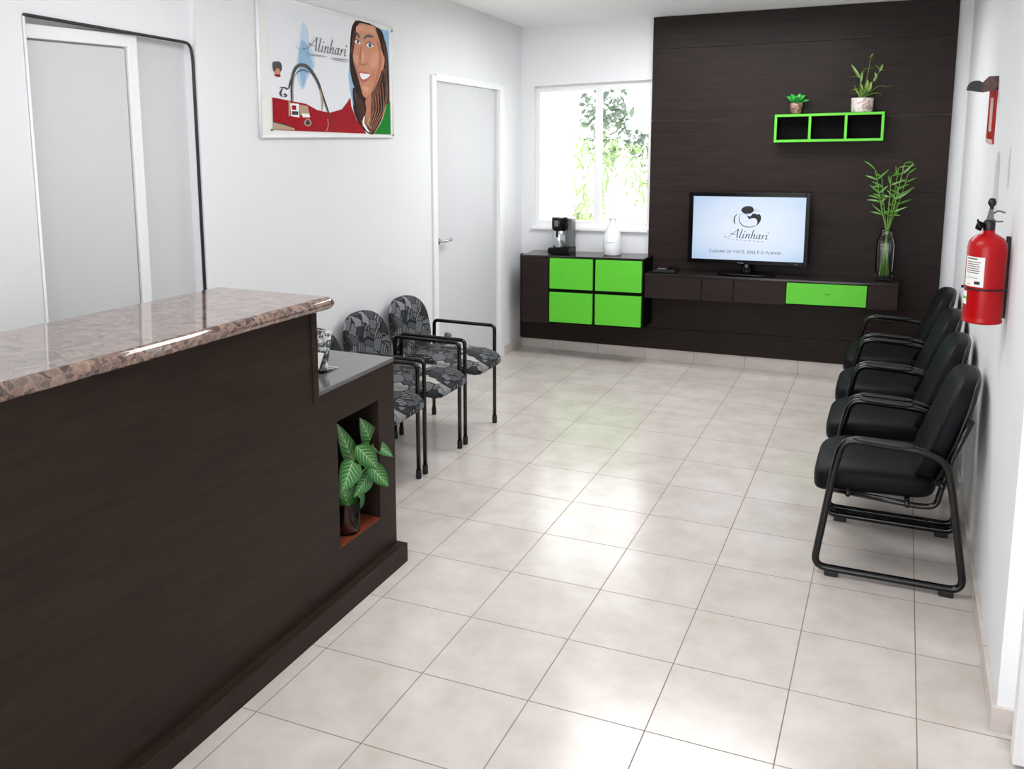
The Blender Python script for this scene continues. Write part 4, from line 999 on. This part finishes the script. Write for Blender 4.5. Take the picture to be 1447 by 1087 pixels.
# bag
pa([(182, 712), (300, 735), (430, 760), (510, 805), (600, 825), (690, 800), (730, 750), (752, 712), (760, 780), (800, 880), (870, 978), (188, 950)], 1, False)
pa([(188, 890), (260, 905), (345, 940), (345, 952), (188, 948)], 13, False)
pl([(188, 893), (260, 908), (345, 938)], 5, 2)
pl([(325, 755), (322, 640), (330, 560), (355, 495), (400, 474), (450, 500), (510, 590), (550, 700), (605, 858)], 12, 2)
pl([(345, 560), (370, 525), (410, 512), (450, 530)], 4, 2); pl([(300, 650), (318, 590), (350, 500)], 7, 2)
pl([(335, 750), (332, 640), (345, 560)], 5, 10); pl([(530, 650), (548, 740), (545, 810)], 6, 13)
pa([(300, 735), (312, 730), (312, 850), (300, 850)], 13, False)
pa([(312, 755), (375, 760), (380, 860), (318, 848)], 7, False); pa([(322, 770), (355, 772), (357, 805), (324, 802)], 1, False); pa([(322, 812), (372, 815), (370, 842), (324, 840)], 2, False)
pa([(375, 765), (440, 775), (455, 850), (385, 842)], 13, False); pa([(395, 830), (450, 832), (458, 858), (405, 860)], 7, False)
pa([(415, 890), (440, 865), (465, 890), (462, 915), (440, 924), (418, 912)], 13); pa([(424, 892), (440, 876), (456, 892), (454, 910), (440, 916), (426, 908)], 2)
pl([(585, 870), (590, 920), (575, 960)], 2.5, 13, False); pl([(612, 870), (630, 920), (625, 960)], 2.5, 2, False)
# small emblem: black disc over a red and skin spot, and a short dark flourish below
pa([(190, 452), (235, 452), (250, 480), (246, 520), (220, 530), (192, 520), (184, 480)], 2); pa([(205, 510), (220, 498), (236, 515), (238, 545), (215, 550), (200, 535)], 3); pa([(198, 545), (238, 545), (236, 563), (206, 558)], 1)
pl([(236, 640), (270, 640), (290, 652), (300, 640)], 5, 2); pl([(258, 645), (240, 680), (252, 708)], 7, 2); pl([(262, 690), (275, 690), (285, 702), (265, 708)], 6, 2)
pl([(360, 320), (365, 350), (400, 362), (440, 340), (490, 265)], 2, 10)
lay[0] += 1
script_text(b, lambda x, y: art(462 + x * 41, 368 - y * 52 + x * 7.2, -1.0585 + lay[0] * .00004), .075, 2)
lay[0] += 1
pl([(425, 385), (480, 400), (580, 412)], 3, 10); pl([(450, 402), (520, 412), (570, 418)], 2, 10); pl([(610, 425), (680, 432), (740, 440)], 5, 10); pl([(620, 437), (690, 446), (738, 452)], 3, 10)
b.build('printed_picture', PM, ps, fix=False)
for u, v in ((175, 950), (1062, 990), (1052, 225)):
    b = MB(); p = art(u, v, -1.0542); b.prism([(p.x, p.y + .006 * math.cos(k * math.pi / 6), p.z + .006 * math.sin(k * math.pi / 6)) for k in range(12)], (.003, 0, 0))
    b.build('fixing_screw', M['grey_plastic'], ps)

# ------------------------------------------------------------------ garden seen through the window
b = MB(); b.box(-9, 8, 5.3, 16, -.25, -.05); struct(b.build('trim_4', M['grass']), 'pale sunlit lawn outside the window', 'ground')
b = MB(); b.box(-2.2, -1.215, 6.4, 6.6, -.05, 3.4); struct(b.build('wall_outside', M['outwall']), 'bright white wall outside at the left of the window', 'wall')
def shrub(name, c, rx, ry, rz, n, L, W, mat, label, seed, trunk=True):
    rnd = random.Random(seed); t = thing(name, (c[0], c[1], -.05), label, 'shrub', 'garden plants outside the window'); b = MB()
    for _ in range(n):
        u, v, q_ = rnd.uniform(-1, 1), rnd.uniform(-1, 1), rnd.uniform(-1, 1)
        if u * u + v * v + q_ * q_ > 1: continue
        d = Vector((rnd.uniform(-1, 1), rnd.uniform(-1, .5), rnd.uniform(-.3, 1)))
        b.leaf((c[0] + u * rx, c[1] + v * ry, c[2] + q_ * rz), d, (0.1, 0, 1), L * rnd.uniform(.6, 1.2), W * rnd.uniform(.6, 1.2), curl=rnd.uniform(0, .9), n=4)
    b.build('foliage', mat, t, fix=False)
    if trunk:
        b = MB(); b.tube(catmull([(c[0], c[1], -.05), (c[0] + .05, c[1], c[2] * .5), (c[0] - .03, c[1], c[2])], 5), .022, 8); b.build('trunk', M['bark'], t)
shrub('garden_shrub', (-1.30, 7.05, .98), .30, .28, .34, 420, .20, .03, M['leaf_out'], 'low pale green leafy shrub outside, left of the window mullion', 1)
shrub('garden_shrub', (-.78, 8.0, 1.25), .34, .28, .36, 460, .22, .032, M['leaf_out'], 'pale green spiky shrub outside, right of the window mullion', 2)
shrub('garden_shrub', (-1.45, 8.3, 1.42), .36, .25, .30, 420, .20, .035, M['leaf_out'], 'mid green spiky shrub outside behind the low one', 5)
shrub('garden_tree', (-1.68, 9.2, 1.85), .36, .3, .52, 620, .14, .08, M['leaf_out_dark'], 'grey-green small tree standing farthest back outside', 4)
shrub('garden_tree', (-1.20, 9.6, 1.55), .34, .3, .34, 420, .13, .07, M['leaf_out_dark'], 'lower grey-green tree right of the farthest one outside', 6)
